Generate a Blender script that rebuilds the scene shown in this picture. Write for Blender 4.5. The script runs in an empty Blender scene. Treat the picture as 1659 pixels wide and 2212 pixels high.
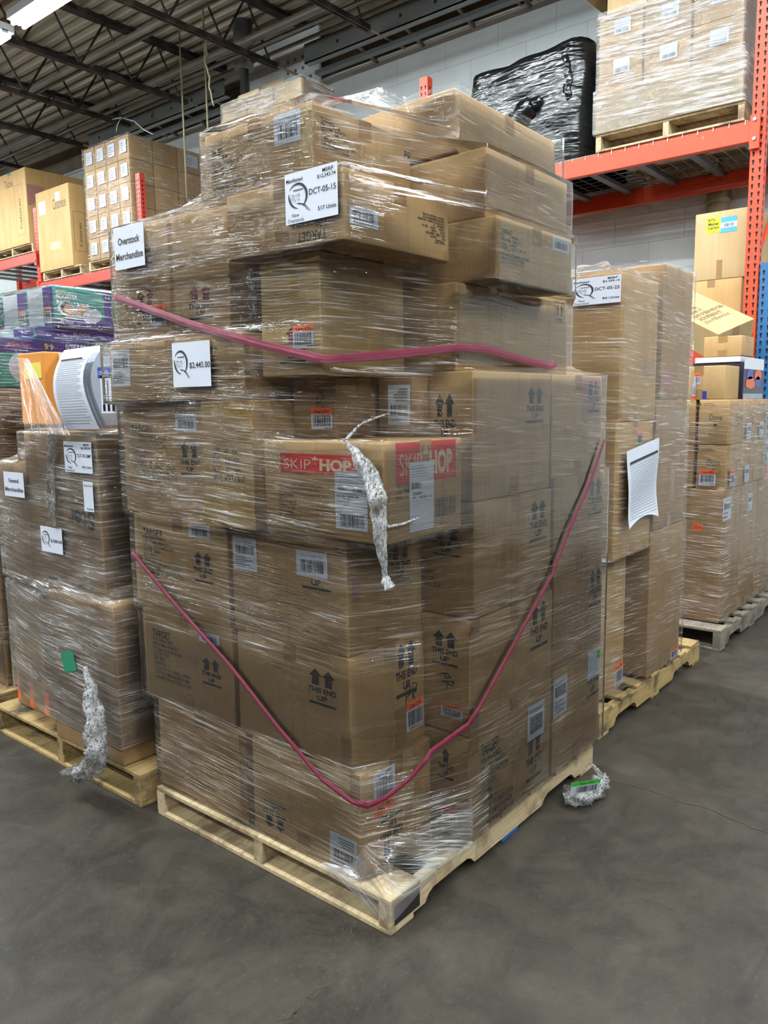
import bpy, math, random
from mathutils import Vector, Matrix, noise as mnoise
random.seed(7)
sc = bpy.context.scene
COL = sc.collection
W, H = 1659, 2212
R_ = math.radians

# ------------------------------------------------------------------ camera
CP = Vector((-1.45463958, -1.18838162, 1.37411326)); FPX = 1702.93813
yaw, pitch, roll = 0.686390247, -0.136832514, -0.0136219891
cf = Vector((math.cos(yaw)*math.cos(pitch), math.sin(yaw)*math.cos(pitch), math.sin(pitch)))
cr = cf.cross(Vector((0, 0, 1))).normalized(); cu = cr.cross(cf)
c_, s_ = math.cos(roll), math.sin(roll)
cr2 = c_*cr + s_*cu; cu2 = -s_*cr + c_*cu
cam = bpy.data.objects.new('camera', bpy.data.cameras.new('camera')); COL.objects.link(cam)
M3 = Matrix((cr2, cu2, -cf)).transposed()
cam.matrix_world = Matrix.Translation(CP) @ M3.to_4x4()
cam.data.sensor_fit = 'VERTICAL'; cam.data.sensor_height = 36; cam.data.lens = FPX/H*36
cam.data.clip_end = 100; sc.camera = cam
def ray(x, y):
    return cr2*((x-W/2)/FPX) + cu2*(-(y-H/2)/FPX) + cf
def on(ax, c, x, y):
    d = ray(x, y); t = (c-CP[ax])/d[ax]; return CP+d*t
def scl(p, k):                      # the same sight line, farther away
    return Vector((CP.x+(p[0]-CP.x)*k, CP.y+(p[1]-CP.y)*k, CP.z+(p[2]-CP.z)*k))

# ------------------------------------------------------------------ materials
def lin(r, g, b):
    f = lambda v: (v/255/12.92) if v/255 <= .04045 else ((v/255+.055)/1.055)**2.4
    return (f(r), f(g), f(b), 1)
MATS = {}
class NT:
    def __init__(s, name):
        s.m = bpy.data.materials.new(name); s.m.use_nodes = True; s.t = s.m.node_tree; s.t.nodes.clear()
        s.out = s.n('ShaderNodeOutputMaterial'); MATS[name] = s.m
    def n(s, typ, **k):
        o = s.t.nodes.new(typ)
        for a, v in k.items():
            if a in o.inputs: s.set(o.inputs[a], v)
            else: setattr(o, a, v)
        return o
    def set(s, inp, v):
        if isinstance(v, bpy.types.NodeSocket): s.t.links.new(v, inp)
        else: inp.default_value = v
    def math(s, op, a, b=0.0, c=0.0, clamp=False):
        o = s.t.nodes.new('ShaderNodeMath'); o.operation = op; o.use_clamp = clamp
        s.set(o.inputs[0], a); s.set(o.inputs[1], b)
        if len(o.inputs) > 2: s.set(o.inputs[2], c)
        return o.outputs[0]
    def vec(s, v, scale=(1, 1, 1), rot=(0, 0, 0), loc=(0, 0, 0)):
        o = s.n('ShaderNodeMapping'); s.set(o.inputs[0], v); o.inputs['Scale'].default_value = scale
        o.inputs['Rotation'].default_value = rot; o.inputs['Location'].default_value = loc
        return o.outputs[0]
    def noise(s, v, scale, detail=3, rough=.5, dist=0):
        o = s.n('ShaderNodeTexNoise'); s.set(o.inputs['Vector'], v); o.inputs['Scale'].default_value = scale
        o.inputs['Detail'].default_value = detail; o.inputs['Roughness'].default_value = rough; o.inputs['Distortion'].default_value = dist
        return o.outputs['Fac']
    def ramp(s, v, a, b, ca=(0, 0, 0, 1), cb=(1, 1, 1, 1)):
        o = s.n('ShaderNodeValToRGB'); s.set(o.inputs[0], v); e = o.color_ramp.elements
        e[0].position = a; e[0].color = ca; e[1].position = b; e[1].color = cb
        return o.outputs[0]
    def mix(s, f, a, b, mode='MIX'):
        o = s.n('ShaderNodeMix'); o.data_type = 'RGBA'; o.blend_type = mode
        s.set(o.inputs[0], f); s.set(o.inputs[6], a); s.set(o.inputs[7], b); return o.outputs[2]
    def pr(s, col, rough=.6, metal=0, normal=None, spec=.5, emis=None, es=0):
        o = s.n('ShaderNodeBsdfPrincipled'); s.set(o.inputs['Base Color'], col); s.set(o.inputs['Roughness'], rough)
        s.set(o.inputs['Metallic'], metal); o.inputs['Specular IOR Level'].default_value = spec
        if normal is not None: s.set(o.inputs['Normal'], normal)
        if emis: o.inputs['Emission Color'].default_value = emis; o.inputs['Emission Strength'].default_value = es
        s.set(s.out.inputs[0], o.outputs[0]); return o
    def bump(s, h, strength=.3, dist=.01, normal=None):
        o = s.n('ShaderNodeBump'); s.set(o.inputs['Height'], h); s.set(o.inputs['Strength'], strength)
        o.inputs['Distance'].default_value = dist
        if normal is not None: s.set(o.inputs['Normal'], normal)
        return o.outputs[0]
    def obj(s): return s.n('ShaderNodeTexCoord').outputs['Object']
    def rnd(s): return s.n('ShaderNodeObjectInfo').outputs['Random']

def plain(name, rgb, rough=.55, metal=0, spec=.5):
    t = NT(name); t.pr(lin(*rgb), rough, metal, spec=spec); return t.m

def card(name, rgb, rgb2):
    t = NT(name); o = t.obj()
    f1 = t.noise(t.vec(o, (1, 1, .25)), 9, 4, .6); f2 = t.noise(o, 260, 2, .6); f3 = t.noise(o, 2.2, 2)
    c = t.mix(t.ramp(f1, .3, .75), lin(*rgb), lin(*rgb2))
    c = t.mix(t.math('MULTIPLY', t.ramp(f2, .45, .8), .22), c, lin(*[int(v*.72) for v in rgb]))
    cr_ = t.noise(t.vec(o, (1, 1, .004)), 34, 1, .5)
    c = t.mix(t.math('MULTIPLY', t.ramp(cr_, .64, .7), .3), c, lin(*[int(v*.8) for v in rgb]))
    c = t.mix(t.math('MULTIPLY', t.ramp(cr_, .28, .35, (1, 1, 1, 1), (0, 0, 0, 1)), .25), c, lin(*[min(255, int(v*1.1)) for v in rgb]))
    hv = t.n('ShaderNodeHueSaturation'); t.set(hv.inputs['Color'], c)
    t.set(hv.inputs['Value'], t.math('ADD', .88, t.math('MULTIPLY', t.rnd(), .2)))
    cor = t.noise(t.vec(o, (1, 1, .01)), 150, 1); big = t.noise(t.vec(o, (1, 1, .4)), 7, 3, .6)
    h = t.math('ADD', t.math('MULTIPLY', cor, .18), t.math('MULTIPLY', big, 1.6))
    h = t.math('ADD', h, t.math('MULTIPLY', f3, 2.0))
    t.pr(hv.outputs[0], t.math('ADD', .5, t.math('MULTIPLY', f1, .2)), normal=t.bump(h, .55, .006), spec=.25)
    return t.m
card('cardboard', (186, 151, 104), (172, 138, 93))
card('cardboard_dull', (170, 136, 97), (156, 124, 87))
card('cardboard_olive', (196, 165, 112), (180, 150, 100))
card('cardboard_pale', (194, 168, 124), (184, 156, 112))
card('cardboard_kraft', (196, 160, 106), (182, 146, 94))
plain('ink', (38, 38, 40), .7); plain('ink_soft', (70, 62, 54), .7); plain('ink_red', (140, 42, 48), .6)
plain('ink_maroon', (112, 36, 40), .6); plain('banner_red', (190, 46, 44), .55); plain('ink_tan', (206, 178, 140), .7)
plain('marker', (30, 32, 36), .5)
plain('paper', (206, 210, 222), .55); plain('paper_grey', (196, 200, 206), .5); plain('lpn_orange', (255, 106, 44), .45)
plain('green_label', (60, 200, 60), .45); plain('yellow_label', (226, 232, 20), .45); plain('blue_label', (74, 160, 214), .45)
plain('line_grey', (120, 122, 126), .6); plain('line_pale', (170, 174, 182), .6)
plain('teal', (24, 148, 136), .35); plain('purple', (86, 44, 142), .35); plain('pad_white', (214, 216, 224), .4)
plain('skin', (206, 158, 134), .6); plain('hair', (54, 40, 36), .7); plain('orange_box', (216, 138, 52), .5)
plain('toy_dark', (38, 38, 56), .4); plain('toy_orange', (214, 86, 40), .4); plain('toy_blue', (40, 60, 150), .4)
plain('pale_yellow', (226, 208, 90), .5); plain('red_dot', (150, 38, 36), .5); plain('lego_red', (200, 30, 30), .4)
plain('cover_grey', (150, 156, 166), .45); plain('book_red', (176, 30, 50), .4); plain('leaf_green', (34, 128, 96), .4)
plain('steel', (150, 152, 152), .38, .8); plain('wire', (150, 150, 146), .4, .7); plain('beige_pipe', (150, 138, 108), .5)
plain('dark_hole', (26, 18, 18), .8); plain('blue_paint', (34, 84, 150), .45); plain('galv', (120, 124, 126), .4, .5)
plain('mauve', (168, 120, 110), .6)

t = NT('tape'); o = t.obj(); f = t.noise(o, 60, 3)
t.pr(t.mix(f, lin(164, 128, 88), lin(146, 112, 74)), .16, spec=.55, normal=t.bump(f, .25, .002))
t = NT('tape_yellow'); o = t.obj(); f = t.noise(t.vec(o, (1, 1, .3)), 45, 4, .6)
t.pr(t.mix(f, lin(196, 160, 76), lin(170, 134, 60)), .14, spec=.6, normal=t.bump(f, .7, .004))

def wood(name, a, b, stain, amt):
    t = NT(name); o = t.obj(); ad = t.n('ShaderNodeVectorMath', operation='ADD')
    t.set(ad.inputs[0], o); r = t.rnd(); cb = t.n('ShaderNodeCombineXYZ')
    t.set(cb.inputs[0], t.math('MULTIPLY', r, 9)); t.set(cb.inputs[2], t.math('MULTIPLY', r, 31)); t.set(ad.inputs[1], cb.outputs[0])
    v = ad.outputs[0]
    g = t.noise(t.vec(v, (2, 30, 40)), 2.2, 5, .65, .4); big = t.noise(v, 7, 4, .6); kn = t.noise(v, 22, 3)
    c = t.mix(t.ramp(g, .3, .7), lin(*a), lin(*b))
    c = t.mix(t.math('MULTIPLY', t.ramp(big, .48, .66), amt), c, lin(*stain))
    c = t.mix(t.math('MULTIPLY', t.ramp(kn, .66, .74), .5), c, lin(112, 74, 44))
    t.pr(c, .7, spec=.25, normal=t.bump(g, .4, .004)); return t.m
wood('wood', (200, 182, 148), (168, 142, 104), (104, 86, 64), .85)
wood('wood_dark', (182, 156, 106), (150, 124, 80), (62, 56, 50), .95)
wood('wood_grey', (150, 140, 126), (118, 108, 94), (72, 66, 60), .7)

def rack(name, rgb):
    t = NT(name); o = t.obj(); n1 = t.noise(o, 24, 5, .65)
    c = t.mix(t.ramp(n1, .66, .72), lin(*rgb), lin(150, 130, 116))
    t.pr(c, t.math('ADD', .3, t.math('MULTIPLY', n1, .2)), spec=.5, normal=t.bump(t.noise(o, 8, 3), .15, .01)); return t.m
rack('rack_orange', (216, 68, 32)); rack('rack_red', (196, 60, 42)); rack('rack_blue', (40, 98, 148))

t = NT('concrete'); o = t.obj()
n1 = t.noise(o, 1.1, 6, .6, .3); n2 = t.noise(o, 5, 6, .65, .6); n3 = t.noise(o, 60, 3, .7); n4 = t.noise(t.vec(o, (1, 3, 1), (0, 0, .6)), 2.4, 5, .6, 1.2)
c = t.mix(t.ramp(n1, .32, .68), lin(44, 40, 35), lin(60, 55, 48))
c = t.mix(t.math('MULTIPLY', t.ramp(n2, .42, .72), .7), c, lin(78, 71, 60))
c = t.mix(t.math('MULTIPLY', t.ramp(n4, .5, .74), .5), c, lin(34, 33, 31))
c = t.mix(t.math('MULTIPLY', t.ramp(n3, .56, .74), .5), c, lin(86, 80, 70))
t.pr(c, t.ramp(n2, .2, .8, (.36, .36, .36, 1), (.58, .58, .58, 1)), spec=.4, normal=t.bump(t.math('ADD', n3, t.math('MULTIPLY', n2, 2)), .16, .004))
t = NT('crack'); o = t.obj(); t.pr(t.mix(t.noise(o, 12, 3), lin(40, 38, 35), lin(88, 82, 72)), .9)

def blockwall(name, rgb, rgb2):
    t = NT(name); o = t.obj(); sp = t.n('ShaderNodeSeparateXYZ'); t.set(sp.inputs[0], o)
    cb = t.n('ShaderNodeCombineXYZ'); t.set(cb.inputs[0], sp.outputs[1]); t.set(cb.inputs[1], sp.outputs[2])
    b = t.n('ShaderNodeTexBrick'); t.set(b.inputs['Vector'], cb.outputs[0])
    for k, v in (('Scale', 1.0), ('Brick Width', .62), ('Row Height', .25), ('Mortar Size', .004), ('Mortar Smooth', .6)): b.inputs[k].default_value = v
    b.offset = .5
    n = t.noise(o, 3, 4); nf = t.noise(o, 120, 3)
    c = t.mix(t.ramp(n, .3, .7), lin(*rgb), lin(*rgb2))
    c = t.mix(t.math('MULTIPLY', b.outputs['Fac'], .45), c, lin(*[int(v*.7) for v in rgb2]))
    h = t.math('SUBTRACT', t.math('MULTIPLY', nf, .25), b.outputs['Fac'])
    t.pr(c, .75, spec=.2, normal=t.bump(h, .5, .006)); return t.m
blockwall('wall_white', (226, 232, 232), (216, 222, 222)); blockwall('wall_taupe', (136, 124, 106), (118, 108, 92))
t = NT('wall_far'); t.pr(lin(120, 118, 112), .8)
t = NT('deck'); o = t.obj(); n = t.noise(t.vec(o, (6, 1, 1)), 1.5, 4)
t.pr(t.mix(n, lin(206, 196, 176), lin(170, 158, 136)), .42, .1, spec=.5)
t = NT('joist'); o = t.obj(); n = t.noise(o, 6, 4)
t.pr(t.mix(t.ramp(n, .5, .7), lin(42, 37, 33), lin(88, 74, 62)), .55, .1)
t = NT('pipe'); o = t.obj(); n = t.noise(t.vec(o, (4, 1, 4)), 3, 4)
t.pr(t.mix(n, lin(150, 146, 134), lin(104, 98, 88)), .38, .4)
t = NT('tube_light'); t.pr((1, 1, 1, 1), .5, emis=(.86, .96, 1, 1), es=22)
plain('fixture_white', (220, 222, 224), .4)

def film(name, wr=1.0, cloud_glint=.5, base=.01, rough=.09, spec=1.05, veil=0.0):
    """stretch film: clear, with fine pulled ridges along the winding that catch the lamps, and cloudy gathers whose white lines double as painted glints"""
    t = NT(name); uv = t.n('ShaderNodeUVMap').outputs[0]; at = t.n('ShaderNodeAttribute'); at.attribute_name = 'pull'
    a = at.outputs['Fac']; sp = t.n('ShaderNodeSeparateXYZ'); t.set(sp.inputs[0], uv)
    u, v = sp.outputs[0], sp.outputs[1]
    warp = t.noise(uv, 1.3, 2); v2 = t.math('ADD', v, t.math('MULTIPLY', warp, .05))
    v2 = t.math('ADD', v2, t.math('MULTIPLY', u, .04))
    cb = t.n('ShaderNodeCombineXYZ'); t.set(cb.inputs[0], u); t.set(cb.inputs[1], v2); w = cb.outputs[0]
    n1 = t.noise(t.vec(w, (4.2, 150, 1)), 1.0, 1, .55); n2 = t.noise(t.vec(w, (9, 380, 1), loc=(3, 7, 0)), 1.0, 1, .5)
    n4 = t.noise(t.vec(w, (2.5, 46, 1), loc=(9, 2, 0)), 1.0, 1, .5)
    patch = t.noise(t.vec(uv, (1, 2.2, 1), loc=(5, 2, 0)), 2.6, 1, .6); low = t.noise(t.vec(uv, (1, 2, 1)), 7, 1)
    pm = t.math('MULTIPLY', t.ramp(patch, .38, .6), a)
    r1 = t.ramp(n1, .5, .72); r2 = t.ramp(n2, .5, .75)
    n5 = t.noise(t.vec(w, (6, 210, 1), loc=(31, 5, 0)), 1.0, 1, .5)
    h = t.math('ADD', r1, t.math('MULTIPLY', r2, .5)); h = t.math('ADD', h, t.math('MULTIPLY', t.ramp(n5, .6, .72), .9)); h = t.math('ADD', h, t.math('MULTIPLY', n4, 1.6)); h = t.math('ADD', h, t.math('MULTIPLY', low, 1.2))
    nb = t.bump(h, t.math('MULTIPLY', t.math('ADD', t.math('MULTIPLY', pm, .8), t.math('MULTIPLY', a, .2)), wr, clamp=True), .0028)
    fr = t.n('ShaderNodeFresnel'); fr.inputs['IOR'].default_value = 1.5; t.set(fr.inputs['Normal'], nb)
    tr = t.n('ShaderNodeBsdfTransparent'); tr.inputs[0].default_value = (1, 1, 1, 1)
    gl = t.n('ShaderNodeBsdfGlossy'); gl.inputs['Roughness'].default_value = rough; t.set(gl.inputs['Normal'], nb)
    m1 = t.n('ShaderNodeMixShader'); t.set(m1.inputs[0], t.math('MULTIPLY', fr.outputs[0], spec, clamp=True))
    t.set(m1.inputs[1], tr.outputs[0]); t.set(m1.inputs[2], gl.outputs[0])
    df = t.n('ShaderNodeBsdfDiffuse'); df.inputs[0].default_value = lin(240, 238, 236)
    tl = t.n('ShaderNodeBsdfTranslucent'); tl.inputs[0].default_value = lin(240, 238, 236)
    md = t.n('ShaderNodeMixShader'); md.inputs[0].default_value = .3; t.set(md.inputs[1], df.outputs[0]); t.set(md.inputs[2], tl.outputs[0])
    ln = t.math('MAXIMUM', t.ramp(n1, .6, .72), t.math('MAXIMUM', t.math('MULTIPLY', t.ramp(n2, .6, .74), .6), t.ramp(n5, .66, .72)))  # diffuse white lines: film cloudiness plus lamp glints painted along the ridges
    fac = t.math('ADD', base, t.math('MULTIPLY', t.math('MULTIPLY', ln, cloud_glint), t.math('ADD', t.math('MULTIPLY', a, .3), t.math('MULTIPLY', pm, .9))))
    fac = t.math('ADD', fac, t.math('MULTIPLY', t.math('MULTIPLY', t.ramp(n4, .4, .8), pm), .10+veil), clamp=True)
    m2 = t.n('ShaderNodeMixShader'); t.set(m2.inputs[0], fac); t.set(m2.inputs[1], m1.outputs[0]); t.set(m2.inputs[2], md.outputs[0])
    t.set(t.out.inputs[0], m2.outputs[0]); return t.m
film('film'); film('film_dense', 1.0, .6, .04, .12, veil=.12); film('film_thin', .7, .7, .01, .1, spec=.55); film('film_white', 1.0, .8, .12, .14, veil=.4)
def crumple(name, fac, wr=1.0):
    t = NT(name); o = t.obj(); n = t.noise(o, 70, 4, .65, 1.2); v = t.n('ShaderNodeTexVoronoi'); v.feature = 'DISTANCE_TO_EDGE'; t.set(v.inputs['Vector'], t.vec(o, (1, 1, .35))); v.inputs['Scale'].default_value = 90
    e = t.ramp(v.outputs['Distance'], .0, .16, (1, 1, 1, 1), (0, 0, 0, 1))
    nb = t.bump(t.math('ADD', n, t.math('MULTIPLY', e, .6)), wr, .006)
    fr = t.n('ShaderNodeFresnel'); fr.inputs['IOR'].default_value = 1.5; t.set(fr.inputs['Normal'], nb)
    tr = t.n('ShaderNodeBsdfTransparent'); tr.inputs[0].default_value = (1, 1, 1, 1)
    gl = t.n('ShaderNodeBsdfGlossy'); gl.inputs['Roughness'].default_value = .1; t.set(gl.inputs['Normal'], nb)
    m1 = t.n('ShaderNodeMixShader'); t.set(m1.inputs[0], t.math('MULTIPLY', fr.outputs[0], 1.1, clamp=True)); t.set(m1.inputs[1], tr.outputs[0]); t.set(m1.inputs[2], gl.outputs[0])
    df = t.n('ShaderNodeBsdfDiffuse'); df.inputs[0].default_value = lin(242, 242, 242)
    m2 = t.n('ShaderNodeMixShader'); t.set(m2.inputs[0], t.math('MULTIPLY', t.math('ADD', t.math('MULTIPLY', e, .7), t.ramp(n, .42, .62), clamp=True), fac)); t.set(m2.inputs[1], m1.outputs[0]); t.set(m2.inputs[2], df.outputs[0])
    t.set(t.out.inputs[0], m2.outputs[0])
crumple('film_crumple', .34); crumple('film_soft', .12, .8)
t = NT('strap'); o = t.obj(); n = t.noise(t.vec(t.n('ShaderNodeUVMap').outputs[0], (2, 60, 1)), 3, 2)
t.pr(t.mix(n, lin(150, 36, 70), lin(112, 26, 54)), .34, spec=.5, normal=t.bump(n, .5, .003))
t = NT('black_film'); o = t.obj(); n = t.noise(t.vec(o, (1, 1, 5), (.0, .25, .2)), 6, 2, .5, .3); n2 = t.noise(o, 4, 2, .5)
n3 = t.noise(t.vec(o, (1, 1, 16), (.3, .1, .4)), 12, 3, .6, .3)
t.pr(lin(14, 16, 19), .22, spec=.8, normal=t.bump(t.math('ADD', n, n2), .42, .03))

# ------------------------------------------------------------------ mesh builder
class MB:
    def __init__(s): s.v = []; s.f = []; s.m = []; s.mats = []; s.uv = None; s.deform = None
    def mi(s, m):
        if m not in s.mats: s.mats.append(m)
        return s.mats.index(m)
    def quad(s, a, b, c, d, m):
        k = len(s.v); s.v += [tuple(a), tuple(b), tuple(c), tuple(d)]; s.f.append((k, k+1, k+2, k+3)); s.m.append(s.mi(m))
    def poly(s, pts, m):
        k = len(s.v); s.v += [tuple(p) for p in pts]; s.f.append(tuple(range(k, k+len(pts)))); s.m.append(s.mi(m))
    def grid(s, fn, nu, nv, m, wrap=False):
        k = len(s.v); i = s.mi(m)
        for a in range(nu+1):
            for b in range(nv+1): s.v.append(tuple(fn(a/nu, b/nv)))
        for a in range(nu):
            for b in range(nv):
                q = k+a*(nv+1)+b; s.f.append((q, q+nv+1, q+nv+2, q+1)); s.m.append(i)
    def box(s, x0, y0, z0, x1, y1, z1, m):
        k = len(s.v); i = s.mi(m)
        for x in (x0, x1):
            for y in (y0, y1):
                for z in (z0, z1): s.v.append((x, y, z))
        for q in ((0, 1, 3, 2), (4, 6, 7, 5), (0, 4, 5, 1), (2, 3, 7, 6), (0, 2, 6, 4), (1, 5, 7, 3)):
            s.f.append(tuple(k+j for j in q)); s.m.append(i)
    def tube(s, pts, r, m, n=8, caps=True):
        pts = [Vector(p) for p in pts]; k = len(s.v); i = s.mi(m); up = None
        for j, p in enumerate(pts):
            d = (pts[min(j+1, len(pts)-1)]-pts[max(j-1, 0)]).normalized()
            if up is None: up = d.orthogonal().normalized()
            up = (up-d*up.dot(d)).normalized(); sd = d.cross(up); rr = r[j] if isinstance(r, (list, tuple)) else r
            for q in range(n):
                a = 2*math.pi*q/n; s.v.append(tuple(p+(up*math.cos(a)+sd*math.sin(a))*rr))
        for j in range(len(pts)-1):
            for q in range(n):
                a = k+j*n+q; b = k+j*n+(q+1) % n; s.f.append((a, b, b+n, a+n)); s.m.append(i)
        if caps:
            s.f.append(tuple(k+q for q in range(n))[::-1]); s.m.append(i)
            s.f.append(tuple(k+(len(pts)-1)*n+q for q in range(n))); s.m.append(i)
    def build(s, name, parent=None, smooth=False, bevel=0):
        me = bpy.data.meshes.new(name)
        vs = [s.deform(Vector(v)) for v in s.v] if s.deform else s.v
        me.from_pydata([tuple(v) for v in vs], [], s.f)
        for m in s.mats: me.materials.append(MATS[m])
        me.polygons.foreach_set('material_index', s.m)
        if smooth: me.polygons.foreach_set('use_smooth', [True]*len(s.f))
        if s.uv:
            l = me.uv_layers.new(name='UVMap')
            for lp in me.loops: l.data[lp.index].uv = s.uv[lp.vertex_index]
        me.update()
        o = bpy.data.objects.new(name, me); COL.objects.link(o)
        if parent: o.parent = parent
        if bevel:
            b = o.modifiers.new('edge', 'BEVEL'); b.width = bevel; b.segments = 2; b.limit_method = 'ANGLE'
        return o
def tag(o, label=None, cat=None, group=None, kind=None):
    if label: o['label'] = label
    if cat: o['category'] = cat
    if group: o['group'] = group
    if kind: o['kind'] = kind
    return o
def empty(name, loc, rz=0, label=None, cat=None, group=None):
    o = bpy.data.objects.new(name, None); COL.objects.link(o); o.location = loc; o.rotation_euler = (0, 0, rz)
    o.empty_display_size = .05; return tag(o, label, cat, group)

# ------------------------------------------------------------------ faces and flat print
class Fr:
    """a flat frame: origin, unit axes, outward normal, size"""
    def __init__(s, o, eu, ev, n, lu, lv): s.o = Vector(o); s.eu = Vector(eu); s.ev = Vector(ev); s.n = Vector(n); s.lu = lu; s.lv = lv
    def P(s, u, v, d=0): return s.o+s.eu*u+s.ev*v+s.n*d
    def sub(s, u0, v0, u1, v1, flip=0, d=0):
        a, b = u1-u0, v1-v0
        if flip == 2: return Fr(s.P(u1, v1, d), -s.eu, -s.ev, s.n, a, b)
        if flip == 1: return Fr(s.P(u1, v0, d), s.ev, -s.eu, s.n, b, a)      # turned a quarter
        return Fr(s.P(u0, v0, d), s.eu, s.ev, s.n, a, b)
TXT = {}
def tgeo(st, bold):
    key = (st, bold)
    if key not in TXT:
        c = bpy.data.curves.new('t', 'FONT'); c.body = st; c.size = 1; c.resolution_u = 3; c.offset = bold; c.dimensions = '2D'; c.fill_mode = 'FRONT'
        ob = bpy.data.objects.new('t', c); me = bpy.data.meshes.new_from_object(ob)
        vs = [(v.co.x, v.co.y) for v in me.vertices]; fs = [tuple(p.vertices) for p in me.polygons]
        bpy.data.objects.remove(ob); bpy.data.meshes.remove(me); bpy.data.curves.remove(c)
        xs = [v[0] for v in vs] or [0, 1]; x0, x1 = min(xs), max(xs)
        asc = .73 if any(ch.isupper() or ch.isdigit() or ch in 'bdfhklt$' for ch in st) else .55
        desc = -.2 if any(ch in 'gjpqy,' for ch in st) else 0
        TXT[key] = ([((x-x0)/(x1-x0), (y-0)/asc) for x, y in vs], fs, (x1-x0)/asc)
    return TXT[key]
def text(mb, F, st, u, v, h, w=None, m='ink', d=.0006, bold=.0, align='l', fit=None):
    """cap height h, baseline v; w = forced width; fit = widest allowed"""
    if not st.strip(): return 0
    vs, fs, asp = tgeo(st, bold)
    ww = w if w else asp*h
    if fit and ww > fit: ww = fit
    if align == 'c': u -= ww/2
    if align == 'r': u -= ww
    k = len(mb.v); i = mb.mi(m)
    mb.v += [tuple(F.P(u+x*ww, v+y*h, d)) for x, y in vs]
    for f in fs: mb.f.append(tuple(k+j for j in f)); mb.m.append(i)
    return ww
def rect(mb, F, u0, v0, u1, v1, m, d=.0005):
    nu = max(1, int(abs(u1-u0)/.05)); nv = max(1, int(abs(v1-v0)/.05))
    mb.grid(lambda a, b: F.P(u0+(u1-u0)*a, v0+(v1-v0)*b, d), nu, nv, m)
def pg(mb, F, pts, m, d=.0005): mb.poly([F.P(a, b, d) for a, b in pts], m)
def arrow(mb, F, cx, v0, h, w, m):
    pg(mb, F, [(cx-w*.27, v0), (cx+w*.27, v0), (cx+w*.27, v0+h*.56), (cx-w*.27, v0+h*.56)], m)
    pg(mb, F, [(cx-w*.5, v0+h*.54), (cx+w*.5, v0+h*.54), (cx, v0+h)], m)
def end_up(mb, F, m='ink', ma=None, n=2, bar=True, words=True):
    lu, lv = F.lu, F.lv; ma = ma or m
    if bar: rect(mb, F, lu*.02, 0, lu*.98, lv*.07, m)
    if words:
        text(mb, F, 'UP', lu*.5, lv*.13, lv*.14, w=lu*.34, m=m, bold=.04, align='c')
        text(mb, F, 'THIS END', lu*.5, lv*.33, lv*.155, w=lu, m=m, bold=.04, align='c')
    aw = lu*.46
    if n == 2: arrow(mb, F, lu*.27, lv*.54, lv*.46, aw, ma); arrow(mb, F, lu*.73, lv*.54, lv*.46, aw, ma)
    else: arrow(mb, F, lu*.5, lv*.54, lv*.46, aw*1.15, ma)
def lines(mb, F, rows, m='ink', bold=0, sizes=None, gap=.3):
    """rows of text filling the frame top down; a row is a string or (string, relative height, bold)"""
    rr = [(r, 1, bold) if isinstance(r, str) else r for r in rows]
    tot = sum(r[1] for r in rr)*(1+gap)-gap; hh = F.lv/tot; v = F.lv
    mx = max(tgeo(r[0], r[2])[2]*r[1] for r in rr if r[0].strip())*hh
    k = min(1.0, F.lu/mx) if mx else 1
    for s_, rel, b in rr:
        v -= hh*rel
        if s_.strip(): text(mb, F, s_, 0, v, hh*rel, w=tgeo(s_, b)[2]*rel*hh*k, m=m, bold=b)
        v -= hh*gap
MORGAN = [('TARGET', 1.9, .03), 'PO#: 0096-8158031', 'DPC-ITEM#: 096043371', 'STYLE#: AD124 MORGAN', 'COLOR: GRAY', 'SIZE: 88W', 'CASEPACK:   6', 'COUNTRY OF ORIGIN: CHINA', 'CARTON DIMENSIONS IN CM', 'L cm 44.0 / W cm 33.0 /H cm 32.8']
ITEM = [('TARGET', 1.7, .02), 'PO#          : 13462-00', ('DPC-ITEM : 238047295', 1.2, .01), 'STYLE        : AFK88', 'COLOR       : MULTI     SIZE : M', 'CASEPACK  : 12', 'COUNTRY OF ORIGIN : INDONESIA', 'CARTON DIMENSION IN CM', 'L/43CM X W/43CM X H/19CM']
def bars(mb, F, m='ink', seed=1, d=.0012):
    r = random.Random(seed); u = 0
    while u < F.lu:
        w = r.choice((.0012, .0018, .003)); rect(mb, F, u, 0, min(u+w, F.lu), F.lv, m, d); u += w+r.choice((.0012, .002, .003))
def fuzzy(mb, F, n, m='line_grey', d=.0012, seed=3, h=.45):
    r = random.Random(seed)
    for i in range(n):
        v = F.lv*(1-(i+.8)/n); rect(mb, F, 0, v, F.lu*r.uniform(.5, 1), v+F.lv/n*h, m, d)

# ------------------------------------------------------------------ labels as parts
def sheet(F, parent, name, label, draw=None, m='paper', d=.0016, deform=None, rc=.0):
    mb = MB(); mb.deform = deform
    rect(mb, F, 0, 0, F.lu, F.lv, m, d)
    if rc:
        pass
    if draw: draw(mb, Fr(F.P(0, 0, d), F.eu, F.ev, F.n, F.lu, F.lv))
    o = mb.build(name, parent); 
    if label: o['label'] = label
    return o
def d_lpn(seed, num='', inv=False):
    def f(mb, F):
        a, b = F.lu, F.lv
        rect(mb, F, 0, b*.7, a, b, 'lpn_orange', .0004)
        text(mb, F, 'Case LPN', a*.5, b*.77, b*.13, w=a*.7, m='ink', d=.0008, bold=.02, align='c')
        bars(mb, F.sub(a*.1, b*.16, a*.92, b*.66), seed=seed, d=.0008)
        text(mb, F, num or '10049312213', a*.95, b*.04, b*.08, w=a*(.28 if num else .8), m='ink', d=.0008, bold=.012, align='r')
    return f
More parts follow.
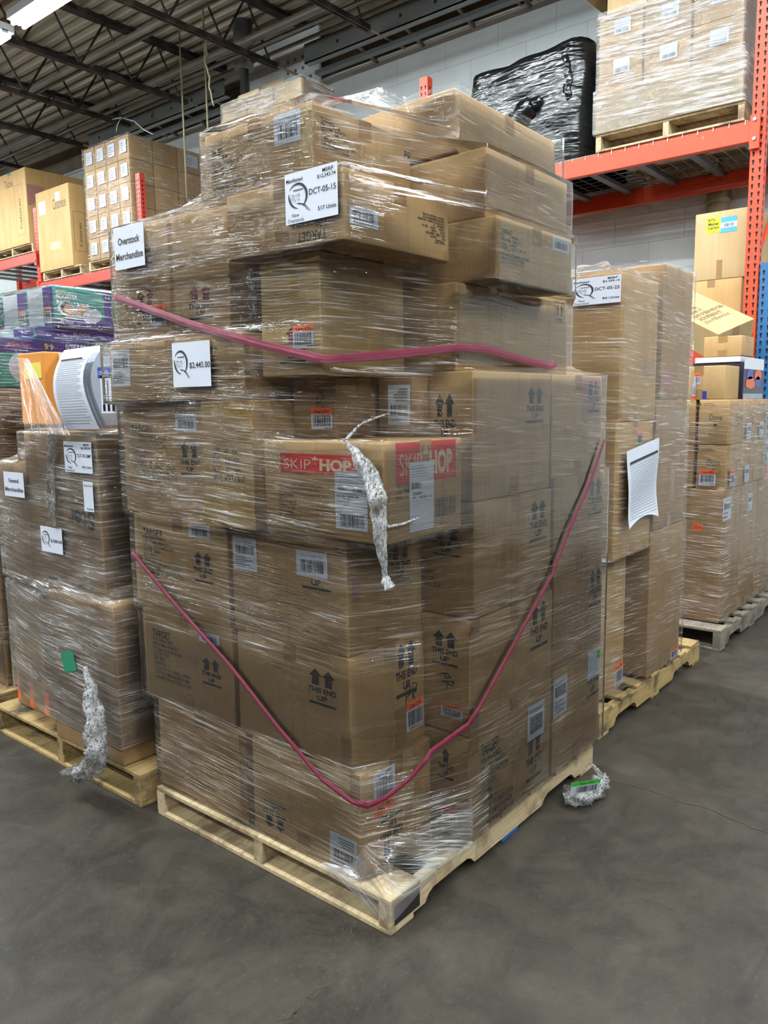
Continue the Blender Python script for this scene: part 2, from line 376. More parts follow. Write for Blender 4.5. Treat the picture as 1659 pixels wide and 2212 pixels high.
def d_upc(seed, rows=4):
    def f(mb, F):
        a, b = F.lu, F.lv
        text(mb, F, 'UPC # 191908113788', a*.12, b*.84, b*.07, w=a*.7, m='line_grey', d=.0006)
        bars(mb, F.sub(a*.12, b*.5, a*.9, b*.78), seed=seed, d=.0006)
        if rows: fuzzy(mb, F.sub(a*.1, b*.08, a*.85, b*.42), rows, seed=seed)
    return f
def d_bar(seed):
    def f(mb, F):
        a, b = F.lu, F.lv
        text(mb, F, 'UPC # 191908113788', a*.15, b*.76, b*.11, w=a*.7, m='line_grey', d=.0006)
        bars(mb, F.sub(a*.15, b*.18, a*.88, b*.66), seed=seed, d=.0006)
    return f
def ringQ(mb, F, m='ink'):
    a, b = F.lu, F.lv; cx, cy, rx, ry = a*.5, b*.56, a*.44, b*.42; n = 30
    for (t0, t1, th) in ((-60, 150, .20), (165, 270, .16)):
        for i in range(n):
            A0, A1 = R_(t0+(t1-t0)*i/n), R_(t0+(t1-t0)*(i+1)/n); k0, k1 = th*math.sin(math.pi*(i/n)**.8)+.03, th*math.sin(math.pi*((i+1)/n)**.8)+.03
            pg(mb, F, [(cx+rx*math.cos(A0), cy+ry*math.sin(A0)), (cx+rx*math.cos(A1), cy+ry*math.sin(A1)), (cx+rx*(1-k1)*math.cos(A1), cy+ry*(1-k1)*math.sin(A1)), (cx+rx*(1-k0)*math.cos(A0), cy+ry*(1-k0)*math.sin(A0))], m, .0008)
    for q in range(3):
        o = q*.06
        for i in range(8):
            t0, t1 = i/8, (i+1)/8; fu = lambda t: cx-a*.06+o*a+t*a*.48; fv = lambda t: b*(.32-.3*t+.1*math.sin(t*3))-o*b*.3
            pg(mb, F, [(fu(t0), fv(t0)), (fu(t1), fv(t1)), (fu(t1), fv(t1)-b*.022), (fu(t0), fv(t0)-b*.022)], m, .0008)
    r = random.Random(5)
    for i in range(26):
        u, v = a*r.uniform(.14, .52), b*r.uniform(.36, .62); rect(mb, F, u, v, u+a*r.uniform(.04, .12), v+b*.014, 'line_grey', .0008)
    for i in range(5): rect(mb, F, a*(.3+.09*i), b*.72, a*(.36+.09*i), b*.77, 'ink', .0008)
def d_sign(code, price, units, l2, full=True):
    def f(mb, F):
        a, b = F.lu, F.lv
        ringQ(mb, F.sub(a*.04, b*.2, a*.47, b*.8))
        text(mb, F, 'Manifested', a*.03, b*.82, b*.075, w=a*.32, m='ink', d=.0008, bold=.012)
        text(mb, F, 'MSRP', a*.93, b*.87, b*.075, w=a*.2, m='ink', d=.0008, bold=.012, align='r')
        text(mb, F, price, a*.97, b*.77, b*.07, w=a*.34, m='ink', d=.0008, bold=.012, align='r')
        text(mb, F, code, a*.97, b*.5, b*.115, w=a*.5, m='ink', d=.0008, bold=.01, align='r')
        text(mb, F, units, a*.97, b*.16, b*.08, w=a*.34, m='ink', d=.0008, bold=.012, align='r')
        text(mb, F, l2[0], a*.2, b*.13, b*.075, w=a*.14, m='ink', d=.0008, align='c')
        text(mb, F, l2[1], a*.2, b*.03, b*.075, w=a*.32, m='ink', d=.0008, align='c')
    return f
def d_price(price):
    def f(mb, F):
        a, b = F.lu, F.lv; ringQ(mb, F.sub(a*.02, b*.2, a*.44, b*.84))
        text(mb, F, price, a*.99, b*.42, b*.13, w=a*.53, m='ink', d=.0008, bold=.01, align='r')
    return f
def d_words(rows, w):
    def f(mb, F):
        a, b = F.lu, F.lv
        for i, r in enumerate(rows): text(mb, F, r, a*.5, b*(.58-.36*i), b*.17, w=a*w[i], m='ink_soft', d=.0008, bold=.02, align='c')
    return f

# ------------------------------------------------------------------ cartons
BOXES = {}
def steps(l, r):
    n = max(2, int(l/.09)); return [0, r*.3, r]+[r+(l-2*r)*i/n for i in range(1, n)]+[l-r, l-r*.3, l]
def carton(label, x, y, z0, z1, lx, ly, mat='cardboard', marks=(), rot=0, stack=None, group=None, seed=None, cat='box', soft=.006, jit=.003, tape=True, obj='cardboard_carton'):
    lz = z1-z0; rd = random.Random(seed if seed is not None else hash((round(x*1000), round(z0*1000), round(y*1000))) % 9999)
    root = empty(obj, (x, y, z0), rot, label, cat, group)
    J = [[[Vector(((.003+rd.uniform(0, 1)*jit*1.6)*(1-2*i), (.003+rd.uniform(0, 1)*jit*1.6)*(1-2*j), 0)) for k in range(2)] for j in range(2)] for i in range(2)]
    bx_, by_ = rd.uniform(0, .002), rd.uniform(0, .002)
    def D(p):
        a, b, c = (min(1, max(0, p.x/lx)), min(1, max(0, p.y/ly)), min(1, max(0, p.z/lz))); q = Vector((0, 0, 0))
        for i in (0, 1):
            for j in (0, 1):
                for k in (0, 1): q += J[i][j][k]*((a if i else 1-a)*(b if j else 1-b)*(c if k else 1-c))
        sx = math.sin(math.pi*b)*math.sin(math.pi*c)*bx_; sy = math.sin(math.pi*a)*math.sin(math.pi*c)*by_
        q.x += sx*(2*a-1); q.y += sy*(2*b-1); return p+q
    mb = MB(); mb.deform = D; r = soft
    def rnd_(p):
        c = Vector((min(lx-r, max(r, p.x)), min(ly-r, max(r, p.y)), min(lz-r, max(r, p.z)))); d = p-c
        return c+d.normalized()*r if d.length > r else p
    SX, SY, SZ = steps(lx, r), steps(ly, r), steps(lz, r); idx = {}; ci = mb.mi(mat)
    def V(p):
        k = (round(p[0], 5), round(p[1], 5), round(p[2], 5))
        if k not in idx: idx[k] = len(mb.v); mb.v.append(tuple(rnd_(Vector(p))))
        return idx[k]
    def side(A, B, fn, fl):
        for i in range(len(A)-1):
            for j in range(len(B)-1):
                q = [V(fn(A[i], B[j])), V(fn(A[i+1], B[j])), V(fn(A[i+1], B[j+1])), V(fn(A[i], B[j+1]))]
                mb.f.append(tuple(q[::-1] if fl else q)); mb.m.append(ci)
    side(SY, SZ, lambda a, b: (0, a, b), True); side(SY, SZ, lambda a, b: (lx, a, b), False)
    side(SX, SZ, lambda a, b: (a, 0, b), False); side(SX, SZ, lambda a, b: (a, ly, b), True)
    side(SX, SY, lambda a, b: (a, b, 0), True); side(SX, SY, lambda a, b: (a, b, lz), False)
    nshell = len(mb.f)
    FL = Fr((0, ly, 0), (0, -1, 0), (0, 0, 1), (-1, 0, 0), ly, lz); FR_ = Fr((0, 0, 0), (1, 0, 0), (0, 0, 1), (0, -1, 0), lx, lz)
    FT = Fr((0, 0, lz), (1, 0, 0), (0, 1, 0), (0, 0, 1), lx, ly)
    mw = Matrix.Translation((x, y, z0)) @ Matrix.Rotation(rot, 4, 'Z'); inv = mw.inverted()
    def uv(face, px, py):
        F = FL if face == 'L' else FR_; o = inv @ CP; d = inv.to_3x3() @ ray(px, py); t = (F.o-o).dot(F.n)/d.dot(F.n); p = o+d*t-F.o
        return p.dot(F.eu), p.dot(F.ev)
    tp = []
    if tape:
        tp = [('L', ly*.5-.026, 0, ly*.5+.026, min(.055, lz*.3)), ('R', lx*.5-.026, 0, lx*.5+.026, min(.055, lz*.3)), ('L', ly*.5-.026, lz-min(.05, lz*.3), ly*.5+.026, lz), ('R', lx*.5-.026, lz-min(.05, lz*.3), lx*.5+.026, lz)]
        tp = [q for q in tp if rd.random() < .55]
    lab = []
    for mk in marks:
        kind = mk[0]
        if kind == 'tape': tp.append(mk[1:]); continue
        face, a, b = mk[1], mk[2], mk[3]
        F = FL if face == 'L' else FR_
        u0, v1 = uv(face, *a); u1, v0 = uv(face, *b); flip = mk[5] if len(mk) > 5 else 0
        u0, u1 = max(.002, min(u0, F.lu-.01)), max(.01, min(u1, F.lu-.002)); v0, v1 = max(.002, v0), min(v1, lz-.002)
        S = F.sub(u0, v0, u1, v1, flip)
        if kind == 'print': mk[4](mb, S)
        else: lab.append((mk[0], S, mk[4]))
    body = mb.build('carton_body', root); body.data.polygons.foreach_set('use_smooth', [True]*nshell+[False]*(len(mb.f)-nshell))
    if tape:
        sm = MB(); sm.deform = D; cl = mat
    for q in tp:
        F = FL if q[0] == 'L' else FR_; m = MB(); m.deform = D; tm = q[5] if len(q) > 5 else 'tape'
        rect(m, F, *q[1:5], tm, .0008); m.build('packing_tape', root)
    for kind, S, dr in lab:
        nm, lb, mm = LABK.get(kind, ('shipping_label', None, 'paper')); sheet(S, root, nm, lb, dr, mm, .0014, D)
    if stack is not None: BOXES.setdefault(stack, []).append((x, y, x+lx, y+ly, z0, z1))
    return root
LABK = {'lpn': ('carton_label', 'orange topped barcode label', 'paper'), 'upc': ('shipping_label', 'white barcode label', 'paper'), 'lab': ('shipping_label', 'white shipping label', 'paper'),
        'yel': ('carton_label', 'yellow label', 'yellow_label'), 'blu': ('carton_label', 'blue and white label', 'blue_label'), 'sign': ('paper_sign', 'white printed sign', 'paper')}
def P_(fn, **k): return lambda mb, F: fn(mb, F, **k)
eu_ = lambda mb, F: end_up(mb, F)
def txt(rows, m='ink', bold=0): return lambda mb, F: lines(mb, F, rows, m, bold)
def skiphop(mb, F):
    a, b = F.lu, F.lv; rect(mb, F, 0, 0, a, b, 'banner_red', .0005)
    text(mb, F, 'SKIP', a*.05, b*.2, b*.56, w=a*.36, m='ink_tan', d=.001, bold=-.01)
    text(mb, F, '*', a*.43, b*.12, b*.56, w=a*.08, m='ink_tan', d=.001, bold=.03)
    text(mb, F, 'HOP', a*.53, b*.2, b*.56, w=a*.4, m='ink_tan', d=.001, bold=.05)
def patch(m, d=.0004): return lambda mb, F: rect(mb, F, 0, 0, F.lu, F.lv, m, d)
def scrawl(paths, w=.003, m='marker'):
    def f(mb, F):
        for p in paths:
            for (a, b), (c, d) in zip(p[:-1], p[1:]):
                A = Vector((a*F.lu, b*F.lv)); B = Vector((c*F.lu, d*F.lv)); n = (B-A).normalized(); n = Vector((-n.y, n.x))*w/2
                pg(mb, F, [A-n, B-n, B+n, A+n], m, .0007)
    return f
PR = [[(.05, 0), (.1, .95)], [(.1, .95), (.4, .9), (.42, .6), (.08, .5)], [(.58, .05), (.6, .95)], [(.6, .95), (.9, .88), (.86, .6), (.6, .5)], [(.62, .5), (.98, .05)]]
def arr(m='ink_maroon', n=2): return lambda mb, F: end_up(mb, F, 'ink', m, n)
def up_box(mb, F):
    a, b = F.lu, F.lv
    for q in ((0, 0, a, .003), (0, b-.003, a, b), (0, 0, .003, b), (a-.003, 0, a, b)): rect(mb, F, *q, 'ink_soft')
    arrow(mb, F, a*.3, b*.3, b*.6, a*.34, 'ink_soft'); arrow(mb, F, a*.7, b*.3, b*.6, a*.34, 'ink_soft'); rect(mb, F, a*.2, b*.08, a*.8, b*.2, 'ink_soft')

# ------------------------------------------------------------------ pallets
def pallet(x, y, lx, ly, h, mat, label, rot=0, group='wooden pallets on the floor', blue=False, z=0, dark=False):
    root = empty('wooden_pallet', (x, y, z), rot, label, 'pallet', group); bt = .016; rd = random.Random(int(x*77+y*13+9))
    for i in range(3):                                   # bottom boards lie across the stringers
        xx = (0, lx/2-.05, lx-.1)[i]; m = MB(); m.box(xx, 0, 0, xx+.1, ly, bt, 'blue_paint' if (blue and i == 1) else mat); o = m.build('bottom_board', root, bevel=.003)
        if blue and i == 1: o['label'] = 'blue painted bottom board'
    for i in range(3):                                   # notched stringers
        yy = (0, ly/2-.02, ly-.04)[i]; m = MB(); z0, z1 = bt, h-bt; k = z0+(z1-z0)*.42
        prof = [(0, z0), (.15, z0), (.17, k-.008), (.19, k), (.36, k), (.38, k-.008), (.40, z0), (lx-.40, z0), (lx-.38, k-.008), (lx-.36, k), (lx-.19, k), (lx-.17, k-.008), (lx-.15, z0), (lx, z0), (lx, z1), (0, z1)]
        mi = m.mi(mat); n = len(prof); m.v += [(p[0], yy, p[1]) for p in prof]+[(p[0], yy+.04, p[1]) for p in prof]
        # cut the side into convex strips
        q = [(0, 1, 14, 15)]
        for s_, dd in ((0, 0), (n, 0)):
            pieces = [(0, 1, 's'), (1, 2, 's'), (2, 3, 's'), (3, 4, 's'), (4, 5, 's'), (5, 6, 's'), (6, 7, 's'), (7, 8, 's'), (8, 9, 's'), (9, 10, 's'), (10, 11, 's'), (11, 12, 's'), (12, 13, 's')]
            base = len(m.v); m.v += [(p[0], yy+(.04 if s_ else 0), z1) for p in prof[:14]]
            for a, b, _ in pieces:
                f = (s_+a, s_+b, base+b, base+a); m.f.append(f if not s_ else f[::-1]); m.m.append(mi)
        for a in range(n): b = (a+1) % n; m.f.append((a, a+n, b+n, b)); m.m.append(mi)
        m.build('stringer', root)
    ws = [.13, .09, .09, .1, .09, .09, .13]; gap = (lx-sum(ws))/6; xx = 0
    for w in ws:
        m = MB(); m.box(xx, rd.uniform(-.004, .003), h-bt, xx+w, ly+rd.uniform(-.003, .004), h, mat); m.build('deck_board', root, bevel=.003); xx += w+gap
    return root

# ------------------------------------------------------------------ stretch film around a load
def hull(pts):
    pts = sorted(set(pts)); 
    def half(ps):
        h = []
        for p in ps:
            while len(h) > 1 and (h[-1][0]-h[-2][0])*(p[1]-h[-2][1])-(h[-1][1]-h[-2][1])*(p[0]-h[-2][0]) <= 0: h.pop()
            h.append(p)
        return h
    a = half(pts); b = half(pts[::-1]); return a[:-1]+b[:-1]
def wrap(name, boxes, z0, z1, label, mat='film', pull=None, cen=(.6, .3), nth=440, dz=.012, s=1.6, off=.0075, hole=None, rough=.002, group=None):
    nz = int((z1-z0)/dz); R = []
    for k in range(nz+1):
        z = z0+(z1-z0)*k/nz; pts = []
        for b in boxes:
            if b[4]-dz*1.15 <= z <= b[5]+dz*1.15: pts += [(b[0], b[1]), (b[0], b[3]), (b[2], b[1]), (b[2], b[3])]
        if not pts: R.append(None); continue
        h = hull(pts); n = len(h); ed = []
        for i in range(n):
            a, b = h[i], h[(i+1) % n]; nx, ny = b[1]-a[1], a[0]-b[0]; l = math.hypot(nx, ny)
            if l > 1e-6: ed.append((nx/l, ny/l, (nx*(a[0]-cen[0])+ny*(a[1]-cen[1]))/l+off))
        row = []
        for j in range(nth):
            th = 2*math.pi*j/nth; dx, dy = math.cos(th), math.sin(th); r = 9
            for nx, ny, d in ed:
                q = nx*dx+ny*dy
                if q > 1e-6: r = min(r, d/q)
            row.append(max(r, .02))
        R.append(row)
    base = [0.02]*nth; R = [r or base for r in R]; reach = int(.34/dz); out = []
    for k in range(nz+1):
        row = list(R[k])
        for q in range(max(0, k-reach), min(nz, k+reach)+1):
            drop = s*.5*math.sqrt(abs(q-k)*dz); Rq = R[q]
            for j in range(nth):
                t = Rq[j]-drop
                if t > row[j]: row[j] = t
        out.append(row)
    mb = MB(); mb.uv = []; pa = []; mi = mb.mi(mat)
    for k in range(nz+1):
        z = z0+(z1-z0)*k/nz; u = 0; px = None
        for j in range(nth+1):
            th = 2*math.pi*(j % nth)/nth
            r = out[k][j % nth]+rough*mnoise.noise(Vector((math.cos(th)*4, math.sin(th)*4, z*14)))
            r = max(r, R[k][j % nth]-.001)
            x, y = cen[0]+math.cos(th)*r, cen[1]+math.sin(th)*r
            if px: u += math.hypot(x-px[0], y-px[1])
            px = (x, y); mb.v.append((x, y, z)); mb.uv.append((u, z)); pa.append(pull(x, y, z) if pull else 1.0)
    for k in range(nz):
        for j in range(nth):
            q = k*(nth+1)+j
            if hole:
                v = mb.v[q]
                if hole(v[0], v[1], v[2]): continue
            mb.f.append((q, q+1, q+nth+2, q+nth+1)); mb.m.append(mi)
    o = mb.build(name, smooth=True); a = o.data.attributes.new('pull', 'FLOAT', 'POINT'); a.data.foreach_set('value', pa)
    return tag(o, label, 'plastic film', group)
def tail(parent, name, pts, rad, mat='film_crumple', seed=1, n=14, amp=.5, label=None):
    """a twisted rope or wad of gathered film"""
    P = []; Rr = []; steps_ = 10
    pts = [Vector(p) for p in pts]
    for i in range(len(pts)-1):
        for k in range(steps_):
            t = k/steps_; P.append(pts[i].lerp(pts[i+1], t)); Rr.append(rad[i]*(1-t)+rad[i+1]*t)
    P.append(pts[-1]); Rr.append(rad[-1]); mb = MB(); mb.tube(P, Rr, mat, n)
    vs = []
    for i, v in enumerate(mb.v):
        ring = min(i//n, len(P)-1); c = P[ring]; v = Vector(v); d = v-c
        ag = 2*math.pi*(i % n)/n; f = 1+amp*1.5*mnoise.noise(Vector((math.cos(ag)*2.2+seed, math.sin(ag)*2.2, ring*.16)))+amp*.5*mnoise.noise(v*110+Vector((0, seed, 0)))
        vs.append(tuple(c+d*max(.25, f)+Vector((mnoise.noise(c*25+Vector((seed, 0, 0))), mnoise.noise(c*25+Vector((0, seed, 0))), 0))*Rr[ring]*.5))
    mb.v = vs; o = mb.build(name, parent, smooth=True)
    if label: o['label'] = label
    return o
def ribbon(name, pts, nor, w, mat, label, cat, thick=.0015, parent=None):
    mb = MB(); mb.uv = []; P = []; N = []
    pts = [Vector(p) for p in pts]
    for i in range(len(pts)-1):
        for k in range(2): P.append(pts[i].lerp(pts[i+1], k/2)); N.append(Vector(nor[i]).lerp(Vector(nor[i+1]), k/2).normalized())
    P.append(pts[-1]); N.append(Vector(nor[-1])); u = 0; mi = mb.mi(mat); m = 6
    for i, p in enumerate(P):
        d = (P[min(i+1, len(P)-1)]-P[max(i-1, 0)]).normalized(); sd = d.cross(N[i]).normalized()
        if i: u += (p-P[i-1]).length
        ww = w*(1+.22*mnoise.noise(Vector((u*5, 0, 1))))
        for j in range(m):
            t = j/(m-1)-.5; mb.v.append(tuple(p+sd*ww*t+N[i]*(.0016*math.cos(t*math.pi*3)+thick))); mb.uv.append((u, j/(m-1)))
    for i in range(len(P)-1):
        for j in range(m-1): q = i*m+j; mb.f.append((q, q+1, q+m+1, q+m)); mb.m.append(mi)
    o = mb.build(name, parent, smooth=True); md = o.modifiers.new('thick', 'SOLIDIFY'); md.thickness = .001
    return tag(o, label, cat)

# ================================================================== THE PLACE
KW = 1.0952                      # rack row: front plane x = 4.30
def kx(x): return CP.x+(x-CP.x)*KW
def ky(y): return CP.y+(y-CP.y)*KW
def kz(z): return CP.z+(z-CP.z)*KW
XF = 4.30; WX = 5.62; ZC = 5.66
def struct(mb, name, **k): o = mb.build(name, **k); o['kind'] = 'structure'; return o
m = MB(); m.quad((-12, -9, 0), (WX, -9, 0), (WX, 16, 0), (-12, 16, 0), 'concrete'); struct(m, 'floor')
m = MB(); m.box(WX, -9, 0, WX+.2, 16, 5.05, 'wall_white'); struct(m, 'wall_back')
m = MB(); m.box(WX-.03, -9, 5.05, WX+.2, 16, ZC+.1, 'wall_taupe'); m.box(WX-.05, -9, 5.04, WX+.0, 16, 5.06, 'wall_white'); struct(m, 'trim_1')
for nm, b in (('wall_front', (-12.2, -9, 0, -12, 16, ZC)), ('wall_right', (-12, -9.2, 0, WX, -9, ZC)), ('wall_left', (-12, 16, 0, WX, 16.2, ZC))):
    m = MB(); m.box(*b, 'wall_far'); struct(m, nm)
# corrugated roof deck, ribs along the wall
m = MB(); x = -12.0; pts = []
while x < WX:
    pts += [(x, ZC), (x+.06, ZC), (x+.085, ZC+.07), (x+.155, ZC+.07), (x+.18, ZC)]; x += .18
k = 0
for (x0, za), (x1, zb) in zip(pts[:-1], pts[1:]):
    if x1 > x0 and x0 < WX: m.quad((x0, -9, za), (min(x1, WX+.1), -9, zb), (min(x1, WX+.1), 16, zb), (x0, 16, za), 'deck')
struct(m, 'ceiling')
# open web joists, perpendicular to the wall
for i, yy in enumerate([-7.6, -5.0, -2.4, .15, 1.48, 2.82, 4.2, 5.53, 7.12, 8.33, 9.52, 11.2, 13.2]):
    m = MB(); zb, zt = 5.03, ZC-.02; xe = 4.98
    m.box(-12, yy-.032, zb, xe, yy-.008, zb+.05, 'joist'); m.box(-12, yy+.008, zb, xe, yy+.032, zb+.05, 'joist')
    m.box(-12, yy-.06, zt-.05, WX, yy+.06, zt, 'joist')
    x = -12+.3
    j = 0
    x0 = 4.9
    while x0 > -11.5:
        m.tube([(x0, yy, zb+.04), (x0-.33, yy, zt-.03)], .0125, 'joist', 6); m.tube([(x0-.33, yy, zt-.03), (x0-.66, yy, zb+.04)], .0125, 'joist', 6); x0 -= .66
    m.tube([(xe-.05, yy, zb+.03), (WX-.02, yy, zb+.03)], .014, 'beige_pipe', 6)
    struct(m, 'ceiling_joist')
# pipes and conduits hung through the joists, along the wall
for i, (xx, zz, r, mt) in enumerate([(4.60, 5.20, .045, 'pipe'), (4.74, 5.18, .022, 'pipe'), (3.78, 5.22, .035, 'pipe'), (3.93, 5.26, .016, 'pipe'), (2.86, 5.24, .018, 'beige_pipe'), (5.02, 5.22, .02, 'pipe')]):
    m = MB(); m.tube([(xx, -9, zz), (xx, 16, zz)], r, mt, 10); o = m.build('ceiling_pipe', smooth=True)
    tag(o, ['thick galvanised pipe running under the roof deck nearest the steel channel', 'thin pipe right beside the thick galvanised pipe', 'grey pipe midway between the strip lamps and the wall', 'slim conduit alongside the grey middle pipe', 'pale yellowish conduit just behind the strip lamp row', 'slim conduit tucked between the thick pipe and the wall channel'][i], 'pipe')
# punched steel channel and its brackets near the wall
for i, (y0, y1) in enumerate([(1.2, 5.25), (6.6, 9.6)]):
    root = empty('steel_channel', (5.2, y0, 5.05), 0, ['long punched steel channel on brackets below the roof, above the black wrapped load', 'punched steel channel on brackets above the white labelled cartons'][i], 'bracket'); L = y1-y0
    m = MB(); m.box(-.06, 0, .0, -.05, L, .2, 'steel'); m.box(-.06, 0, 0, .03, L, .012, 'steel'); m.box(-.06, 0, .19, .0, L, .2, 'steel'); 
    for j in range(int(L/.42)):
        a = [(-.0605, .2+.42*j+.02*math.cos(q*math.pi/5), .1+.02*math.sin(q*math.pi/5)) for q in range(10)]; m.poly(a, 'dark_hole')
    m.build('channel', root)
    for j in range(int(L/.62)):
        m = MB(); yy = .25+.62*j; m.tube([(.03, yy, .02), (WX-5.2-.02, yy+.05, -.01)], .022, 'pipe', 8); m.build('bracket_arm', root, smooth=True)
    m = MB(); m.box(.1, 0, -.06, .18, L, -.02, 'galv'); m.build('rail', root)
m = MB(); m.box(5.43, 5.3, 4.98, 5.46, 6.55, 5.56, 'fixture_white')
for a in range(4):
    for b in range(3): m.box(5.42, 5.42+a*.12, 5.04+b*.12, 5.43, 5.45+a*.12, 5.07+b*.12, 'steel')
o = m.build('mounting_plate'); tag(o, 'white painted steel gusset plate with rivets beside the round duct', 'plate')
m = MB(); m.tube([(4.98, 6.05, ZC), (4.98, 6.05, 5.15)], .11, 'galv', 18); m.tube([(4.98, 6.05, 5.15), (4.98, 6.05, 4.3)], .055, 'steel', 14)
o = m.build('roof_duct', smooth=True); tag(o, 'round galvanised duct dropping from the roof deck', 'duct')
for i, (xx, yy) in enumerate([(4.4, 6.44), (4.4, 6.02)]):
    m = MB(); m.tube([(xx, yy, ZC), (xx, yy, 3.7)], .011, 'beige_pipe', 6); o = m.build('hanging_rod', smooth=True)
    tag(o, ['thin vertical rod hanging above the rack, the one nearer the labelled cartons', 'thin vertical rod hanging nearer the round duct'][i], 'rod', 'rods hanging from the roof')
m = MB(); random.seed(3); p = [Vector((4.05, 5.55, 5.03))]
for i in range(14): p.append(p[-1]+Vector((random.uniform(-.02, .02), random.uniform(-.02, .02), -.045)))
m.tube(p, .009, 'beige_pipe', 6); m.tube([q+Vector((.02, .015, 0)) for q in p[:9]], .007, 'beige_pipe', 6); o = m.build('hanging_rope', smooth=True); tag(o, 'frayed rope dangling from a roof joist', 'rope')
m = MB(); m.tube([on(0, 4.4, 243, 258), on(0, 4.4, 262, 254), on(0, 4.4, 254, 268), on(0, 4.4, 251, 285)], .006, 'fixture_white', 6); m.tube([on(0, 4.4, 262, 254), on(0, 4.4, 290, 262), on(0, 4.4, 310, 280), on(0, 4.4, 330, 290)], .005, 'fixture_white', 6)
o = m.build('loose_cable', smooth=True); tag(o, 'white loose cable hanging over the white labelled cartons', 'cable')
# vent cap far behind
m = MB(); m.tube([(5.2, 6.35, 4.3), (5.2, 6.35, 4.55)], .09, 'steel', 16); m.tube([(5.2, 6.35, 4.55), (5.2, 6.35, 4.6), (5.2, 6.35, 4.66), (5.2, 6.35, 4.7)], [.12, .16, .15, .05], 'steel', 16)
m.tube([(5.2, 6.35, 3.2), (5.2, 6.35, 4.32)], .05, 'steel', 10); o = m.build('vent_cap', smooth=True); tag(o, 'rounded metal vent cap on a pipe behind the top left box', 'vent')
m = MB(); m.tube([(WX-.08, .95, 0), (WX-.08, .95, 4.2)], .085, 'beige_pipe', 16); m.tube([(WX-.08, .95, 2.96), (WX-.08, .95, 3.0)], .095, 'beige_pipe', 16)
o = m.build('wall_downpipe', smooth=True); tag(o, 'beige downpipe standing against the white block wall', 'pipe')

# strip lamps
LX = [2.48, -.9, -4.3, -7.7]
def lamp(x, y, LE):
    root = empty('strip_lamp', (x, y, 4.86), 0, 'white strip lamp hung under the roof joists', 'lamp', 'strip lamps in rows under the roof')
    m = MB(); m.box(-.09, -1.2, .03, .09, 1.2, .1, 'fixture_white'); m.box(-.03, -1.2, .01, .03, -1.16, .04, 'fixture_white'); m.box(-.03, 1.16, .01, .03, 1.2, .04, 'fixture_white'); m.build('lamp_body', root)
    for s in (-.05, .05):
        m = MB(); m.tube([(s, -1.17, .0), (s, 1.17, .0)], .019, 'tube_light', 8); m.build('lamp_tube', root, smooth=True)
    for s in (-.9, .9):
        m = MB(); m.tube([(0, s, .1), (0, s, ZC-4.86)], .004, 'wire', 5); m.build('hanger', root)
    l = bpy.data.lights.new('lamp_light', 'AREA'); l.shape = 'RECTANGLE'; l.size = .16; l.size_y = 2.3; l.energy = LE; l.color = (.90, .97, 1); l.spread = math.pi
    o = bpy.data.objects.new('lamp_light', l); COL.objects.link(o); o.parent = root; o.location = (0, 0, -.025)
for x in LX:
    for q in range(-3, 6): lamp(x, (7.75 if x > 2 else 6.2)+2.62*(q-2), {2.48: 88, -.9: 62, -4.3: 46}.get(x, 32))

# ------------------------------------------------------------------ main load
mp = pallet(0, 0, 1.219, 1.016, .10, 'wood', 'pale new wooden pallet under the tall main stack in the middle', group='wooden pallets on the floor', blue=True)
m = MB(); m.box(.016, -.0015, .024, .125, .0, .078, 'dark_hole'); m.build('black_stamp', mp)
S = 'main'; G = None
def mc(*a, **k): return carton(*a, stack=S, **k)
TE = lambda face, a, b, **k: ('print', face, a, b, P_(end_up), k.get('flip', 0))
mc('bottom carton at the nearest corner of the main stack, its arrows printed upside down', .02, .115, .10, .395, .332, .44, marks=[
    ('print', 'L', (563, 1725), (617, 1805), P_(end_up), 2), ('print', 'R', (824, 1778), (876, 1865), P_(end_up), 2),
    ('upc', 'L', (713, 1795), (775, 1890), d_upc(3), 2), ('lpn', 'R', (808, 1676), (856, 1742), d_lpn(4), 2),
    ('print', 'R', (824, 1722), (858, 1754), scrawl(PR), 2), ('tape', 'R', .13, .24, .19, .295), ('tape', 'L', .405, .2, .44, .295)])
mc('second carton up at the nearest corner, marked PR in black pen', .02, .139, .395, .712, .338, .465, marks=[
    TE('L', (663, 1440), (728, 1537)), TE('R', (857, 1396), (906, 1490)), ('print', 'R', (878, 1480), (908, 1524), scrawl(PR, .0035)),
    ('lpn', 'R', (881, 1519), (919, 1563), d_lpn(6)), ('tape', 'R', .19, 0, .245, .12), ('tape', 'L', .425, 0, .465, .1)])
mc('third carton up at the nearest corner, with two white labels', .02, .147, .712, 1.03, .34, .465, marks=[
    ('print', 'L', (650, 1245), (713, 1282), lambda mb, F: (rect(mb, F, 0, 0, F.lu, F.lv*.2, 'ink'), text(mb, F, 'UP', F.lu/2, F.lv*.4, F.lv*.5, w=F.lu*.34, bold=.02, align='c'))),
    TE('R', (846, 1172), (892, 1250)), ('upc', 'L', (498, 1158), (552, 1237), d_upc(8, 5)), ('upc', 'L', (637, 1187), (707, 1254), d_bar(9)),
    ('print', 'R', (760, 1262), (778, 1298), patch('mauve'))])
mc('bottom carton beside the pallet stringer, plain face under dense film', .02, .57, .10, .40, .35, .455, marks=[('tape', 'L', .42, 0, .455, .29)])
mc('carton with crisp black text block and arrows, second from the pallet at the far end', .02, .612, .40, .712, .35, .47, marks=[
    ('print', 'L', (327, 1357), (412, 1492), txt(MORGAN, bold=.012)), TE('L', (434, 1418), (479, 1490)), ('upc', 'L', (429, 1363), (475, 1398), d_bar(2))])
